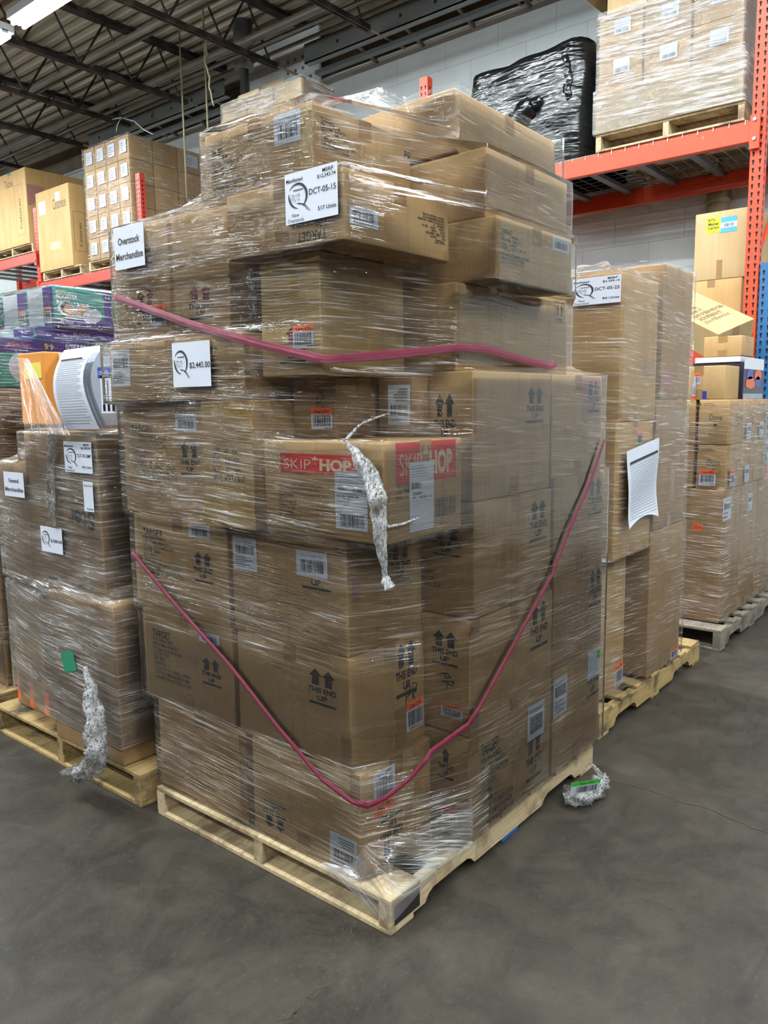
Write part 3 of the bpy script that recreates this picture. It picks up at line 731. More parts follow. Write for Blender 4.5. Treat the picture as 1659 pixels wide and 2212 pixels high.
mc('carton crossed by the red band high on its face, third up at the far end', .02, .618, .712, 1.03, .34, .49, marks=[
    ('print', 'L', (304, 1140), (400, 1258), txt(MORGAN, bold=.012)), TE('L', (415, 1190), (461, 1264)), ('upc', 'L', (405, 1130), (454, 1166), d_bar(3))])
mc('carton with faint text and arrows seen through film, beside the narrow yellow taped carton', .02, .668, 1.03, 1.388, .34, .47, marks=[
    ('print', 'L', (278, 918), (380, 1042), txt(MORGAN, 'ink_soft')), TE('L', (384, 954), (432, 1030)), ('upc', 'L', (376, 894), (424, 932), d_bar(5))])
mc('narrow upright carton marked QTY 48 EA, yellow tape at top and bottom', -.03, .434, 1.033, 1.388, .24, .226, mat='cardboard_kraft', tape=False, marks=[
    ('print', 'L', (455, 966), (530, 1044), txt(['QTY    48    EA', 'G.W.    5.8    LBS', 'N.W.    4.1    LBS', 'MEAS 14"X7.1"X13"'], 'ink_soft', .01)),
    ('tape', 'L', 0, .31, .226, .355, 'tape_yellow'), ('tape', 'L', 0, 0, .226, .085, 'tape_yellow')])
mc('carton with red brand banners on two faces, jutting out at the corner', -.01, -.006, 1.033, 1.281, .345, .432, marks=[
    ('print', 'L', (600, 978), (772, 1030), skiphop), ('print', 'R', (856, 958), (989, 1030), skiphop),
    ('print', 'L', (596, 1042), (700, 1124), txt(['Date Code:  4500 12118           PCY: 7503', 'Name: Greenwich Convertible Hip Pack', 'Color: Dusty Rose', 'Style#: 200608', 'Qty:  12', 'Gross Wt(kg): 4.5', 'Dims(cm): 41X33X23', 'Carton 64 of 80', 'Made in China', 'UPC: 879674021112'])),
    ('print', 'R', (857, 1045), (886, 1076), txt(['Name: Gree', 'Color: Dust', 'Style#: 200'])),
    ('lab', 'L', (722, 1018), (796, 1150), lambda mb, F: (text(mb, F, 'DC:3842', F.lu*.55, F.lv*.66, F.lv*.07, w=F.lu*.3, bold=.02, d=.0006), lines(mb, F.sub(F.lu*.05, F.lv*.36, F.lu*.75, F.lv*.6), ['PO#: 0030 - 1093638 - 3842', 'DPCI: 030041903', 'CASEPACK: 12', 'STYLE: 200608', 'SIZE: NS']), bars(mb, F.sub(F.lu*.15, F.lv*.05, F.lu*.9, F.lv*.27), d=.0006, seed=4), bars(mb, F.sub(F.lu*.1, F.lv*.66, F.lu*.38, F.lv*.74), d=.0006, seed=5), fuzzy(mb, F.sub(F.lu*.04, F.lv*.82, F.lu*.9, F.lv*.97), 4, d=.0006, h=.2), rect(mb, F, 0, F.lv*.8, F.lu, F.lv*.803, 'line_grey', .0006), rect(mb, F, 0, F.lv*.63, F.lu, F.lv*.633, 'line_grey', .0006))),
    ('lab', 'R', (885, 1000), (940, 1140), lambda mb, F: (fuzzy(mb, F.sub(F.lu*.04, F.lv*.78, F.lu*.9, F.lv*.97), 5, d=.0006, h=.2), bars(mb, F.sub(F.lu*.08, F.lv*.62, F.lu*.45, F.lv*.71), d=.0006, seed=6), text(mb, F, '200608 P', F.lu*.1, F.lv*.53, F.lv*.045, w=F.lu*.4, bold=.01, d=.0006), rect(mb, F, F.lu*.46, F.lv*.58, F.lu*.465, F.lv, 'line_grey', .0006), rect(mb, F, 0, F.lv*.73, F.lu, F.lv*.733, 'line_grey', .0006), text(mb, F, 'NS      KSTER   12', F.lu*.1, F.lv*.475, F.lv*.035, w=F.lu*.8, d=.0006))),
    ('print', 'R', (944, 1078), (990, 1108), lambda mb, F: bars(mb, F, 'ink_soft', 8, .0006))])
mc('dark low carton with an orange topped label, above the red banner box', .12, .262, 1.281, 1.446, .25, .175, mat='cardboard_dull', marks=[
    ('lpn', 'L', (670, 881), (719, 928), d_lpn(11, '5212')), ('print', 'L', (682, 846), (706, 896), scrawl([[(.1, 0), (.05, .6), (.35, 1), (.75, .8), (.35, .55)], [(.1, .6), (.9, .2)]], .0025))])
mc('low carton bearing an upside down white barcode label, under the arched film', .28, .128, 1.281, 1.457, .09, .13, mat='cardboard_dull', marks=[('upc', 'L', (834, 832), (886, 918), d_upc(12, 5), 2)], tape=False)
mc('large carton with double arrows on the smooth side, fourth up, beside the banner box', .375, -.01, 1.099, 1.460, .46, .40, marks=[
    TE('R', (1141, 836), (1178, 912)), ('print', 'L', (938, 850), (985, 960), P_(end_up))])
mc('third carton up on the smooth side, just below and behind the banner box', .379, -.01, .761, 1.097, .475, .40, marks=[
    TE('R', (1149, 1084), (1186, 1162)), TE('L', (932, 1134), (996, 1206)), ('print', 'L', (910, 1228), (950, 1270), txt(['CHINA', 'IN CM', 'H cm 32.8'])), ('print', 'R', (1065, 1180), (1170, 1255), patch('ink_tan') if False else (lambda mb, F: None))])
mc('carton with a pen squiggle and orange topped label, second up, set back', .36, -.01, .415, .759, .51, .40, marks=[
    TE('R', (1149, 1308), (1187, 1388)), TE('L', (931, 1358), (990, 1446)), ('print', 'L', (940, 1446), (986, 1494), scrawl([[(0, .75), (.6, .9), (.75, .7), (.5, .6), (.45, .85)], [(.3, .35), (.9, .5), (.8, .2), (.35, .4), (.6, .3), (.55, 0)]], .004)),
    ('lpn', 'L', (952, 1517), (1000, 1560), d_lpn(14)), ('tape', 'R', 0, 0, .05, .09), ('tape', 'R', .0, .29, .05, .344)])
mc('bottom carton on the smooth side with a black text block and white barcode label', .354, -.01, .10, .413, .515, .40, marks=[
    ('print', 'R', (1040, 1612), (1112, 1748), txt(MORGAN, bold=.012)), TE('R', (1140, 1588), (1174, 1668)), ('upc', 'R', (1142, 1530), (1178, 1580), d_bar(15)),
    ('print', 'L', (944, 1612), (980, 1690), P_(end_up, n=1)), ('lpn', 'L', (952, 1740), (988, 1790), d_lpn(16)), ('tape', 'R', 0, .26, .05, .31)])
mc('bottom carton at the far end of the smooth side with a tall white label', .872, -.008, .10, .47, .395, .40, marks=[
    TE('R', (1271, 1428), (1298, 1492)), ('upc', 'R', (1192, 1475), (1225, 1535), d_upc(17, 5)), ('lab', 'R', (1273, 1408), (1303, 1452), lambda mb, F: rect(mb, F, F.lu*.75, F.lv*.6, F.lu, F.lv*.9, 'green_label', .0006))])
mc('plain second carton at the far end of the smooth side, dull with film', .872, -.008, .47, .792, .395, .40, mat='cardboard_dull', marks=[TE('R', (1276, 1234), (1302, 1300))])
mc('third carton at the far end of the smooth side, arrows beside a crumpled film flap', .862, -.008, .792, 1.125, .405, .40, mat='cardboard_dull', marks=[TE('R', (1274, 1036), (1303, 1108))])
mc('carton at the far end of the smooth side with a pinkish stain behind its arrows', .838, -.008, 1.125, 1.459, .39, .40, marks=[
    ('print', 'R', (1262, 815), (1300, 905), patch('mauve')), TE('R', (1273, 822), (1298, 890))])
mc('long flat carton carrying the 2,445.00 price sheet', -.03, .452, 1.390, 1.570, .30, .68, marks=[
    ('upc', 'L', (228, 758), (274, 834), d_upc(18, 6))], jit=.008)
mc('tall carton with maroon arrows under the overstock sheet, top of the far column', .0, .537, 1.572, 1.915, .40, .565, tape=False, marks=[
    ('print', 'L', (288, 630), (334, 696), arr(), 0), ('print', 'L', (404, 620), (462, 686), arr(), 0), ('lpn', 'L', (320, 660), (357, 702), d_lpn(19, '2443')), ('tape', 'L', .29, .0, .31, .34)])
mc('olive carton with a single maroon arrow, at the near corner above the red band', .02, .213, 1.448, 1.755, .35, .236, mat='cardboard_olive', tape=False, marks=[
    ('print', 'L', (600, 708), (662, 782), arr(n=1)), ('lpn', 'L', (632, 703), (680, 750), d_lpn(20, '2378')), ('print', 'L', (631, 705), (646, 722), scrawl(PR, .002)), ('tape', 'L', 0, .27, .236, .306, 'tape_yellow'), ('tape', 'L', .12, .2, .15, .29, 'tape_yellow')])
mc('carton carrying the DCT-05-15 sheet, text upside down, jutting out at the corner', -.03, .086, 1.757, 1.921, .44, .425, marks=[
    ('print', 'L', (640, 484), (706, 512), txt([('TARGET', 1.4, .02), 'PO#'], 'ink_soft', .01), 2), ('upc', 'R', (753, 441), (818, 497), d_bar(21), 2), ('print', 'R', (903, 452), (966, 530), txt(ITEM, bold=.018), 2)])
mc('top carton at the near corner with a large dark text block and a barcode sticker', .02, .231, 1.923, 2.113, .41, .425, marks=[
    ('print', 'R', (693, 250), (790, 352), txt(ITEM, bold=.018)), ('upc', 'L', (590, 252), (650, 300), d_bar(22)), ('print', 'L', (450, 328), (520, 410), txt(ITEM, 'ink_soft', .018)),
    ('tape', 'L', .38, .04, .42, .17, 'tape_yellow'), ('print', 'R', (876, 325), (908, 356), scrawl(PR))])
mc('wide upper carton with a boxed double arrow mark, crossed by the red band', .40, .062, 1.461, 1.704, .69, .42, mat='cardboard_kraft', marks=[('print', 'R', (1204, 636), (1224, 698), up_box)])
mc('carton with small dark text, third from the top on the smooth side', .441, -.04, 1.706, 1.872, .46, .44, mat='cardboard_kraft', marks=[
    ('print', 'R', (1084, 490), (1146, 582), txt(ITEM, bold=.018)), ('upc', 'R', (1196, 508), (1232, 550), d_bar(23))])
mc('blank carton second from the top on the smooth side', .448, .0, 1.874, 2.056, .50, .43)
mc('topmost blank carton with a dented corner on the smooth side', .44, .083, 2.058, 2.225, .61, .42, jit=.012)
carton('small carton end with an orange label bulging the film at the far upper edge', 1.0, .10, 1.48, 1.70, .12, .3, mat='cardboard_dull', stack=S, marks=[]) if False else None

def main_pull(x, y, z):
    left = x < .33 and y > .05
    if left:
        if .42 < z < .66: return .10
        if z > 2.05: return .8
        return 1.0
    if y < .35 and x > .9 and z < 1.5: return .42
    if z > 1.90: return .45
    if y < .03 and z > 1.44: return .22
    if z < .3 and x < .45 and y < .12: return 2.0
    return .3 if z < 1.5 else .45
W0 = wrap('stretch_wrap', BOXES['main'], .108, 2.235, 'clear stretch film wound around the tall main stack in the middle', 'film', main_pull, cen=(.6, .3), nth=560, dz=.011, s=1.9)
from mathutils.bvhtree import BVHTree
def bvh_of(o): return BVHTree.FromPolygons([o.matrix_world @ v.co for v in o.data.vertices], [tuple(p.vertices) for p in o.data.polygons])
BV = bvh_of(W0)
def surf(bv, px, off=.004):
    d = ray(*px).normalized(); loc, n, i, dist = bv.ray_cast(CP, d)
    if loc is None: return None
    if n.dot(d) > 0: n = -n
    return loc+n*off, n
def along(bv, pxs, off=.004, n=5):
    P, N = [], []
    for a, b in zip(pxs[:-1], pxs[1:]):
        for k in range(n):
            h = surf(bv, (a[0]+(b[0]-a[0])*k/n, a[1]+(b[1]-a[1])*k/n), off)
            if h: P.append(h[0]); N.append(Vector((h[1].x, h[1].y, h[1].z*.2)).normalized())
    h = surf(bv, pxs[-1], off)
    if h: P.append(h[0]); N.append(h[1])
    for _ in range(2): N = [((N[max(i-1, 0)]+N[i]+N[min(i+1, len(N)-1)])/3).normalized() for i in range(len(N))]
    return P, N
# sheets stuck on the outside of the film
def sheet_on(parent, plane, c, a, b, name, label, draw, m='paper', off=.0, tilt=0):
    bv = bvh_of(parent); ax = 0 if plane == 'L' else 1; hs = [surf(bv, (a[0]+(b[0]-a[0])*i/4, a[1]+(b[1]-a[1])*j/4), .003) for i in range(5) for j in range(5)]
    hs = [h[0][ax] for h in hs if h and abs(h[0][ax]-c) < .09]
    if hs: c = min(hs)
    p0 = on(ax, c, *a); p1 = on(ax, c, *b)
    if plane == 'L': F = Fr((c, p0.y, p1.z), (0, -1, 0), (0, 0, 1), (-1, 0, 0), p0.y-p1.y, p0.z-p1.z)
    else: F = Fr((p0.x, c, p1.z), (1, 0, 0), (0, 0, 1), (0, -1, 0), p1.x-p0.x, p0.z-p1.z)
    if tilt:
        q = Matrix.Rotation(tilt, 3, F.n); mid = F.P(F.lu/2, F.lv/2); eu, ev = q @ F.eu, q @ F.ev; F = Fr(mid-eu*F.lu/2-ev*F.lv/2, eu, ev, F.n, F.lu, F.lv)
    return sheet(F, parent, name, label, draw, m, .0005)
sheet_on(W0, 'L', -.044, (615, 379), (731, 463), 'paper_sign', 'white sheet printed DCT-05-15 with a ring logo', d_sign('DCT-05-15', '$12,243.74', '517 Units', ('New', 'Overstock')))
sheet_on(W0, 'L', -.010, (245, 495), (314, 572), 'paper_sign', 'white sheet printed Overstock Merchandise', d_words(['Overstock', 'Merchandise'], [.72, .9]))
sheet_on(W0, 'L', -.042, (371, 742), (457, 834), 'paper_sign', 'white sheet with a ring logo and the price 2,445.00', d_price('$2,445.00'))
# twisted tail of film hanging at the banner carton
tl = [on(0, -.045, 745, 950), on(0, -.055, 790, 1010), on(0, -.065, 812, 1070), on(0, -.06, 822, 1130), on(0, -.06, 826, 1200), on(0, -.055, 830, 1245), on(0, -.055, 842, 1272)]
tail(W0, 'twisted_tail', tl, [.005, .017, .021, .015, .010, .006, .013], seed=2, label='twisted rope of gathered film')
tail(W0, 'gathered_edge', [on(0, -.03, 745, 952), on(0, .0, 780, 915), on(0, .12, 838, 893)], [.004, .003, .002], seed=5, amp=.2)
tail(W0, 'gathered_edge', [on(0, -.02, 828, 1125), on(0, -.014, 838, 1138), on(1, -.02, 870, 1132), on(1, -.02, 905, 1118)], [.004, .003, .003, .002], seed=6, amp=.2)
tail(W0, 'loose_film', [on(0, .06, 543, 580), on(0, .07, 544, 610), on(0, .07, 545, 650), on(0, .07, 546, 690)], [.006, .012, .014, .006], seed=9, mat='film_crumple')

# film skirt pulled over the near pallet corner
mb = MB(); mb.uv = []; m0 = mb.mi('film_thin'); pa = []
lo = [Vector(p) for p in ((-.010, .24, .106), (-.016, .13, .090), (-.016, .03, .055), (-.014, -.014, .05), (.03, -.016, .06), (.2, -.016, .10), (.345, -.032, .11))]
hi = [Vector(p) for p in ((.010, .24, .114), (.010, .18, .125), (.009, .125, .15), (.010, .107, .16), (.035, .10, .17), (.2, .035, .21), (.345, -.026, .25))]
nu, nv = 60, 14; kk = len(lo)-1; hi[1].z = .125; hi[2].z = .16; hi[3].z = .20; hi[4].z = .21
def lerp_path(P, t): i = min(kk-1, int(t*kk)); return P[i].lerp(P[i+1], t*kk-i)
for i in range(nu+1):
    for j in range(nv+1):
        a, b = i/nu, j/nv; A_ = lerp_path(lo, a); C_ = lerp_path(hi, a); B_ = Vector((A_.x+.004, A_.y+.004, .112)); p = A_.lerp(B_, b/.36) if b < .36 else B_.lerp(C_, (b-.36)/.64); out_ = Vector((-1, -1, 0)) if a < .5 else Vector((0, -1, 0))
        mb.v.append(tuple(p+out_*(.0012*math.sin(a*40+b*7)*math.sin(math.pi*b)*(.5+b)))); mb.uv.append((a*.95, b*.16+.3*a)); pa.append(1.0)
for i in range(nu):
    for j in range(nv): q = i*(nv+1)+j; mb.f.append((q, q+1, q+nv+2, q+nv+1)); mb.m.append(m0)
o = mb.build('film_skirt', W0, smooth=True); at_ = o.data.attributes.new('pull', 'FLOAT', 'POINT'); at_.data.foreach_set('value', pa)

# red band
L_, R2 = (-1, 0, 0), (0, -1, 0)
P, N = along(BV, [(256, 641), (330, 668), (420, 700), (560, 742), (640, 762), (706, 777), (850, 766), (985, 751), (1040, 755), (1120, 778), (1193, 795)], .019)
ribbon('red_band', P, N, .022, 'strap', 'red plastic band slanting across the upper cartons of the main stack', 'strap')
P, N = along(BV, [(290, 1192), (380, 1300), (505, 1440), (600, 1562), (700, 1680), (765, 1728), (790, 1738), (830, 1720), (880, 1680), (940, 1612), (1008, 1562), (1045, 1500), (1110, 1380), (1185, 1245), (1225, 1140), (1268, 1045), (1300, 950)], .009)
ribbon('red_band', P, N, .0145, 'strap', 'red plastic band dipping to the bottom corner of the main stack', 'strap')

# ------------------------------------------------------------------ neighbouring load on the far side (general merchandise)
pallet(-.014, 1.092, 1.22, 1.07, .12, 'wood_dark', 'weathered pallet with a hanging film tail, nearest the wall of diaper boxes')
SL = 'gm'
def gc(*a, **k): return carton(*a, stack=SL, **k)
gc('big plain carton overhanging its pallet, film tail in front of it', -.03, 1.167, .122, .70, .62, .48, mat='cardboard_dull', marks=[], jit=.012, tape=True)
gc('carton with red streaks low on its face and a green leaf mark above', .05, 1.66, .122, .66, .55, .44, mat='cardboard_dull', marks=[
    ('print', 'L', (28, 1460), (42, 1512), patch('lpn_orange')), ('print', 'L', (58, 1470), (72, 1530), patch('lpn_orange')), ('print', 'L', (92, 1495), (107, 1552), patch('lpn_orange'))])
o = gc('tall carton with an upside down outlined word, under the manifest sheet', .0, 1.264, .702, 1.286, .55, .53, mat='cardboard_dull', marks=[
    ('print', 'L', (120, 1092), (205, 1160), lambda mb, F: (text(mb, F, 'Ster', F.lu*.0, F.lv*.12, F.lv*.7, w=F.lu*.72, bold=.03), rect(mb, F, -F.lu*.1, -F.lv*.2, F.lu*.9, -F.lv*.14, 'ink'), rect(mb, F, -F.lu*.1, F.lv*1.05, F.lu*.9, F.lv*1.11, 'ink')), 2),
    ('print', 'L', (102, 1243), (205, 1285), lambda mb, F: (rect(mb, F, 0, F.lv*.5, F.lu*.2, F.lv*.9, 'ink'), rect(mb, F, F.lu*.65, F.lv*.45, F.lu*.95, F.lv*.8, 'ink'), text(mb, F, 'STORAGE UNIT', F.lu*.2, F.lv*.05, F.lv*.22, w=F.lu*.6, m='ink'))), ('tape', 'L', .05, .45, .1, .58)], jit=.01)
gc('carton behind the general merchandise sheet, shorter than its neighbour', .02, 1.80, .702, 1.165, .5, .25, mat='cardboard_dull')
# goods on top
r = empty('board_game_box', (.17, 1.37, 1.31), 0, 'grey and white boxed set with tool pictures, behind the draped papers', 'box')
m = MB(); m.box(0, 0, 0, .09, .40, .275, 'cover_grey'); m.build('box_shell', r, bevel=.003)
F = Fr((0, .40, 0), (0, -1, 0), (0, 0, 1), (-1, 0, 0), .40, .275); m = MB()
rect(m, F, .0, .0, .40, .275, 'pad_white', .001); rect(m, F, .2, .04, .40, .275, 'cover_grey', .002); text(m, F, 'Bo', .025, .165, .05, m='book_red', bold=.05, d=.003); text(m, F, 'Bo', .03, .12, .022, m='ink', bold=.02, d=.003)
rect(m, F, .285, .03, .37, .18, 'pad_white', .003)
for i in range(3):
    u = .3+.03*i; rect(m, F, u, .05, u+.006, .16, 'ink', .004); rect(m, F, u-.005, .05, u+.012, .075, 'ink', .004)
rect(m, F, .27, .17, .39, .21, 'toy_blue', .003); text(m, F, 'CRAFTS', .28, .182, .014, m='pad_white', d=.005)
o = m.build('cover_print', r); o['label'] = 'printed front cover'
r = empty('orange_carton', (.11, 1.78, 1.31), 0, 'bright orange box standing behind slanting film', 'box'); m = MB(); m.box(0, 0, 0, .3, .20, .28, 'orange_box'); m.build('box_shell', r, bevel=.004); m = MB(); m.box(-.002, .02, .18, 0, .15, .24, 'pale_yellow'); m.build('printed_panel', r)
r = empty('toy_set_box', (.04, 1.30, 1.31), 0, 'white flat box with a small red square and a cursive word', 'box'); m = MB(); m.box(0, 0, 0, .12, .2, .045, 'pad_white'); m.build('box_shell', r, bevel=.002)
F = Fr((0, .2, 0), (0, -1, 0), (0, 0, 1), (-1, 0, 0), .2, .045); m = MB(); rect(m, F, .06, .006, .085, .034, 'lego_red', .0008); text(m, F, 'Disney', .1, .012, .02, w=.07, m='ink', d=.0008, bold=.01); m.build('cover_print', r)
# draped manifest papers
r = empty('manifest_papers', (.02, 1.5, 1.3), 0, 'curled printed manifest sheets draped over the load beside the orange box', 'papers')
def paper_sheet(parent, p0, wv, L, curl, name, rows=28, z=0):
    mb = MB(); p0 = Vector(p0); wv = Vector(wv)
    def fn(a, b):
        t = b; return p0+wv*a+Vector((-.05*math.sin(t*2.2)*curl-.02*z+.03*t, .035*math.sin(t*3.1)+.01*a*math.sin(t*5), -L*t+.02*math.sin(t*math.pi)*curl))
    mb.grid(fn, 6, 20, 'paper'); n0 = len(mb.v)
    for i in range(rows):
        t = .16+.8*i/rows; th = .010 if i else .03
        A = [fn(.1, t), fn(.9 if i % 3 else .8, t), fn(.9 if i % 3 else .8, t+th), fn(.1, t+th)]; nn = (A[1]-A[0]).cross(A[3]-A[0]).normalized(); nn = nn if nn.x < 0 else -nn
        mb.poly([q+nn*.0012 for q in A], 'ink' if not i else 'line_pale')
    o = mb.build(name, parent, smooth=False); return o
for i in range(3): paper_sheet(r, (.05-.012*i, .10-.03*i+.02, .262-.004*i), (0, -.20, .004), .27, 1.0, 'paper_sheet', z=i)
r.location = (-.005, 1.33, 1.315)
def gm_pull(x, y, z): return 1.25 if z < .72 and z > .3 else (.6 if z < .3 else .9)
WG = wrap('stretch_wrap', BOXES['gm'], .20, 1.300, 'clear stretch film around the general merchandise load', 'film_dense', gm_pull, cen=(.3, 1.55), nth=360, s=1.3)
sheet_on(WG, 'L', -.012, (137, 953), (201, 1024), 'paper_sign', 'white sheet printed TGT-93-GMP', d_sign('TGT-93-GMP', '$4,748.94', '340 Units', ('Mixed', 'Conditions')))
sheet_on(WG, 'L', -.012, (7, 1018), (54, 1076), 'paper_sign', 'white sheet printed General Merchandise', d_words(['General', 'Merchandise'], [.5, .9]))
sheet_on(WG, 'L', -.013, (87, 1135), (137, 1199), 'paper_sign', 'white sheet with the price 1000.00', d_price('$1000.00'))
sheet_on(WG, 'L', -.014, (179, 1040), (204, 1107), 'paper_sign', 'narrow white sheet reading Scan For Details', lambda mb, F: (text(mb, F, 'Scan For', F.lu*.1, F.lv*.84, F.lv*.08, w=F.lu*.85, d=.0008), text(mb, F, 'Details', F.lu*.3, F.lv*.06, F.lv*.08, w=F.lu*.66, d=.0008)))
sheet_on(WG, 'L', -.035, (133, 1403), (164, 1456), 'green_sticker', 'green leaf shaped mark', None, 'leaf_green', tilt=.3)
tl = [on(0, -.065, 185, 1440), on(0, -.085, 195, 1500), on(0, -.105, 205, 1570), on(0, -.11, 212, 1625), on(0, -.09, 200, 1655), on(0, -.10, 172, 1672)]
tail(WG, 'twisted_tail', tl, [.006, .018, .032, .036, .03, .026], seed=21, amp=.6, n=22, label='crumpled hanging rope of film')
tail(WG, 'twisted_tail', [on(0, -.10, 170, 1662), on(0, -.10, 168, 1685)], [.038, .026], seed=22, amp=.5, mat='film_soft', label='loose film bag end')
tail(WG, 'gathered_crease', [on(0, -.02, 120, 935), on(0, -.02, 108, 1000), on(0, -.02, 112, 1080), on(0, -.02, 118, 1140)], [.014, .012, .014, .006], seed=23, amp=.6, mat='film_soft')
# film flap slanting from the orange box
mb = MB(); mb.uv = []; A, B, C, D_ = on(0, .02, 38, 772), on(0, .05, 62, 775), on(0, -.085, 150, 940), on(0, -.05, 60, 935)
m0 = mb.mi('film_dense'); nn = 30
for i in range(nn+1):
    for j in range(nn+1):
        a, b = i/nn, j/nn; p = A.lerp(B, a).lerp(D_.lerp(C, a), b)+Vector((-.012*math.sin(a*14+b*2)*b, 0, 0)); mb.v.append(tuple(p)); mb.uv.append((b*.4, a*.12))
for i in range(nn):
    for j in range(nn): q = i*(nn+1)+j; mb.f.append((q, q+1, q+nn+2, q+nn+1)); mb.m.append(m0)
o = mb.build('film_flap', WG, smooth=True); a = o.data.attributes.new('pull', 'FLOAT', 'POINT'); a.data.foreach_set('value', [1.3]*len(mb.v))

# ------------------------------------------------------------------ diaper box load behind it
pallet(.02, 2.27, 1.22, 1.02, .12, 'wood_dark', 'old dark pallet under the teal and purple booster pad boxes')
SB = 'bp'
def bc(*a, **k): return carton(*a, stack=SB, **k)
bc('big carton at the bottom under the booster pad boxes', .12, 2.33, .122, .80, .9, .9, mat='cardboard_dull')
bc('big carton with a dark red disc, under the safety marked carton', .13, 2.33, .802, 1.286, .9, .9, mat='cardboard_dull', marks=[('print', 'R', (-40, 985), (12, 1068), lambda mb, F: pg(mb, F, [(F.lu*(.5+.5*math.cos(q*math.pi/16)), F.lv*(.5+.5*math.sin(q*math.pi/16))) for q in range(32)], 'red_dot'))])
bc('low carton printed Safety with a barcode', .10, 2.32, 1.288, 1.466, .60, .8, mat='cardboard_dull', marks=[('print', 'R', (22, 882), (47, 893), txt(['Safety'])), ('print', 'R', (12, 896), (46, 907), lambda mb, F: bars(mb, F, 'ink', 4, .0006))])
def pads_up(mb, F, full=True):
    a, b = F.lu, F.lv
    rect(mb, F, 0, 0, a, b, 'teal', .0004); rect(mb, F, 0, 0, a, b*.2, 'purple', .0006); rect(mb, F, a*.78, b*.2, a*.9, b, 'purple', .0006)
    text(mb, F, 'simply', a*.05, b*.88, b*.07, w=a*.14, m='pale_yellow', d=.001, bold=.02)
    text(mb, F, 'BOOSTER', a*.04, b*.72, b*.11, w=a*.32, m='pad_white', d=.001, bold=.03); text(mb, F, 'PADS', a*.04, b*.56, b*.11, w=a*.2, m='pad_white', d=.001, bold=.03)
    text(mb, F, '90 PADS', a*.08, b*.06, b*.09, w=a*.2, m='pad_white', d=.001, bold=.03); text(mb, F, '4-6', a*.795, b*.8, b*.09, w=a*.09, m='pad_white', d=.001, bold=.02)
    el = lambda cx, cy, rx, ry, m_, d, t=0: pg(mb, F, [(a*(cx+rx*math.cos(q*math.pi/12)*math.cos(t)-ry*math.sin(q*math.pi/12)*math.sin(t)*b/a), b*(cy)+a*rx*math.cos(q*math.pi/12)*math.sin(t)+b*ry*math.sin(q*math.pi/12)*math.cos(t)) for q in range(24)], m_, d)
    el(.24, .38, .2, .17, 'pad_white', .0008, -.3); el(.18, .47, .09, .15, 'hair', .0012); el(.22, .42, .085, .13, 'skin', .0015, -.4); el(.42, .4, .15, .2, 'cover_grey', .0011, .1); el(.4, .44, .1, .1, 'skin', .0013, .5); el(.58, .3, .16, .18, 'pad_white', .0012, .2)
    for i in range(6): rect(mb, F, a*(.25+.05*i), b*(.6-.01*i), a*(.28+.05*i), b*.62, 'pad_white', .001)
def pads_down(mb, F):
    a, b = F.lu, F.lv; rect(mb, F, 0, 0, a, b, 'teal', .0004); rect(mb, F, 0, 0, a, b*.3, 'purple', .0006)
    text(mb, F, '90 PADS', a*.04, b*.08, b*.15, w=a*.22, m='pad_white', d=.001, bold=.03); text(mb, F, '4-6', a*.38, b*.09, b*.13, w=a*.1, m='pale_yellow', d=.001, bold=.03)
    text(mb, F, 'Long lasting', a*.62, b*.12, b*.08, w=a*.22, m='lpn_orange', d=.001)
    pg(mb, F, [(a*(.72+.13*math.cos(q*math.pi/10)), b*(.6+.3*math.sin(q*math.pi/10))) for q in range(20)], 'pad_white', .0008)
def pad_box(label, x, y, z0, z1, lx, ly, dr, g=None, lpn=None):
    root = empty('diaper_box', (x, y, z0), 0, label, 'box', g); lz = z1-z0
    m = MB(); m.box(0, 0, 0, lx, ly, lz, 'teal'); m.build('box_shell', root, bevel=.004)
    F = Fr((0, 0, 0), (1, 0, 0), (0, 0, 1), (0, -1, 0), lx, lz); m = MB(); dr(m, F.sub(.004, .003, lx-.004, lz-.003)); m.build('side_print', root)
    F = Fr((0, ly, 0), (0, -1, 0), (0, 0, 1), (-1, 0, 0), ly, lz); m = MB(); rect(m, F, .004, .003, ly*.62, lz-.003, 'pad_white', .0005); rect(m, F, ly*.62, .003, ly-.004, lz-.003, 'purple' if ly > .22 else 'teal', .0005); m.build('end_print', root)
    if lpn: S = F.sub(ly*.66, .02, ly*.92, .09); sheet(S, root, 'carton_label', 'orange topped barcode label', d_lpn(9), 'paper', .002)
    BOXES.setdefault('bp', []).append((x, y, x+lx, y+ly, z0, z1)); return root
gp = None
pad_box('top teal booster pads box whose long side shows a swaddled baby picture', .45, 2.30, 1.745, 1.925, .33, .235, pads_up, gp, True)
pad_box('top teal box behind the baby picture box, its pale end beside the near one', .45, 2.54, 1.745, 1.92, .33, .24, pads_up, gp, True)
pad_box('top teal box farthest along the row toward the rack post', .42, 2.79, 1.745, 1.915, .33, .24, pads_up, gp, True)
pad_box('top teal box to the far side along the long face, just behind the overstock carton', .79, 2.31, 1.745, 1.92, .3, .235, pads_up, gp)
pad_box('flat purple box lying between the upright teal box and the upside down one', .36, 2.32, 1.688, 1.743, .42, .5, lambda mb, F: (rect(mb, F, 0, 0, F.lu, F.lv, 'purple', .0004), text(mb, F, '90 PADS', F.lu*.45, F.lv*.3, F.lv*.35, w=F.lu*.2, m='pad_white', d=.001)), gp)
pad_box('flat teal box lying at the wall side of the purple one', .79, 2.32, 1.688, 1.743, .3, .5, lambda mb, F: rect(mb, F, 0, 0, F.lu, F.lv, 'teal', .0004), gp)
pad_box('upside down box reading 90 PADS with an orange edged label', .16, 2.32, 1.468, 1.686, .47, .5, lambda mb, F: pads_down(mb, F.sub(0, 0, F.lu, F.lv, 2)), gp)
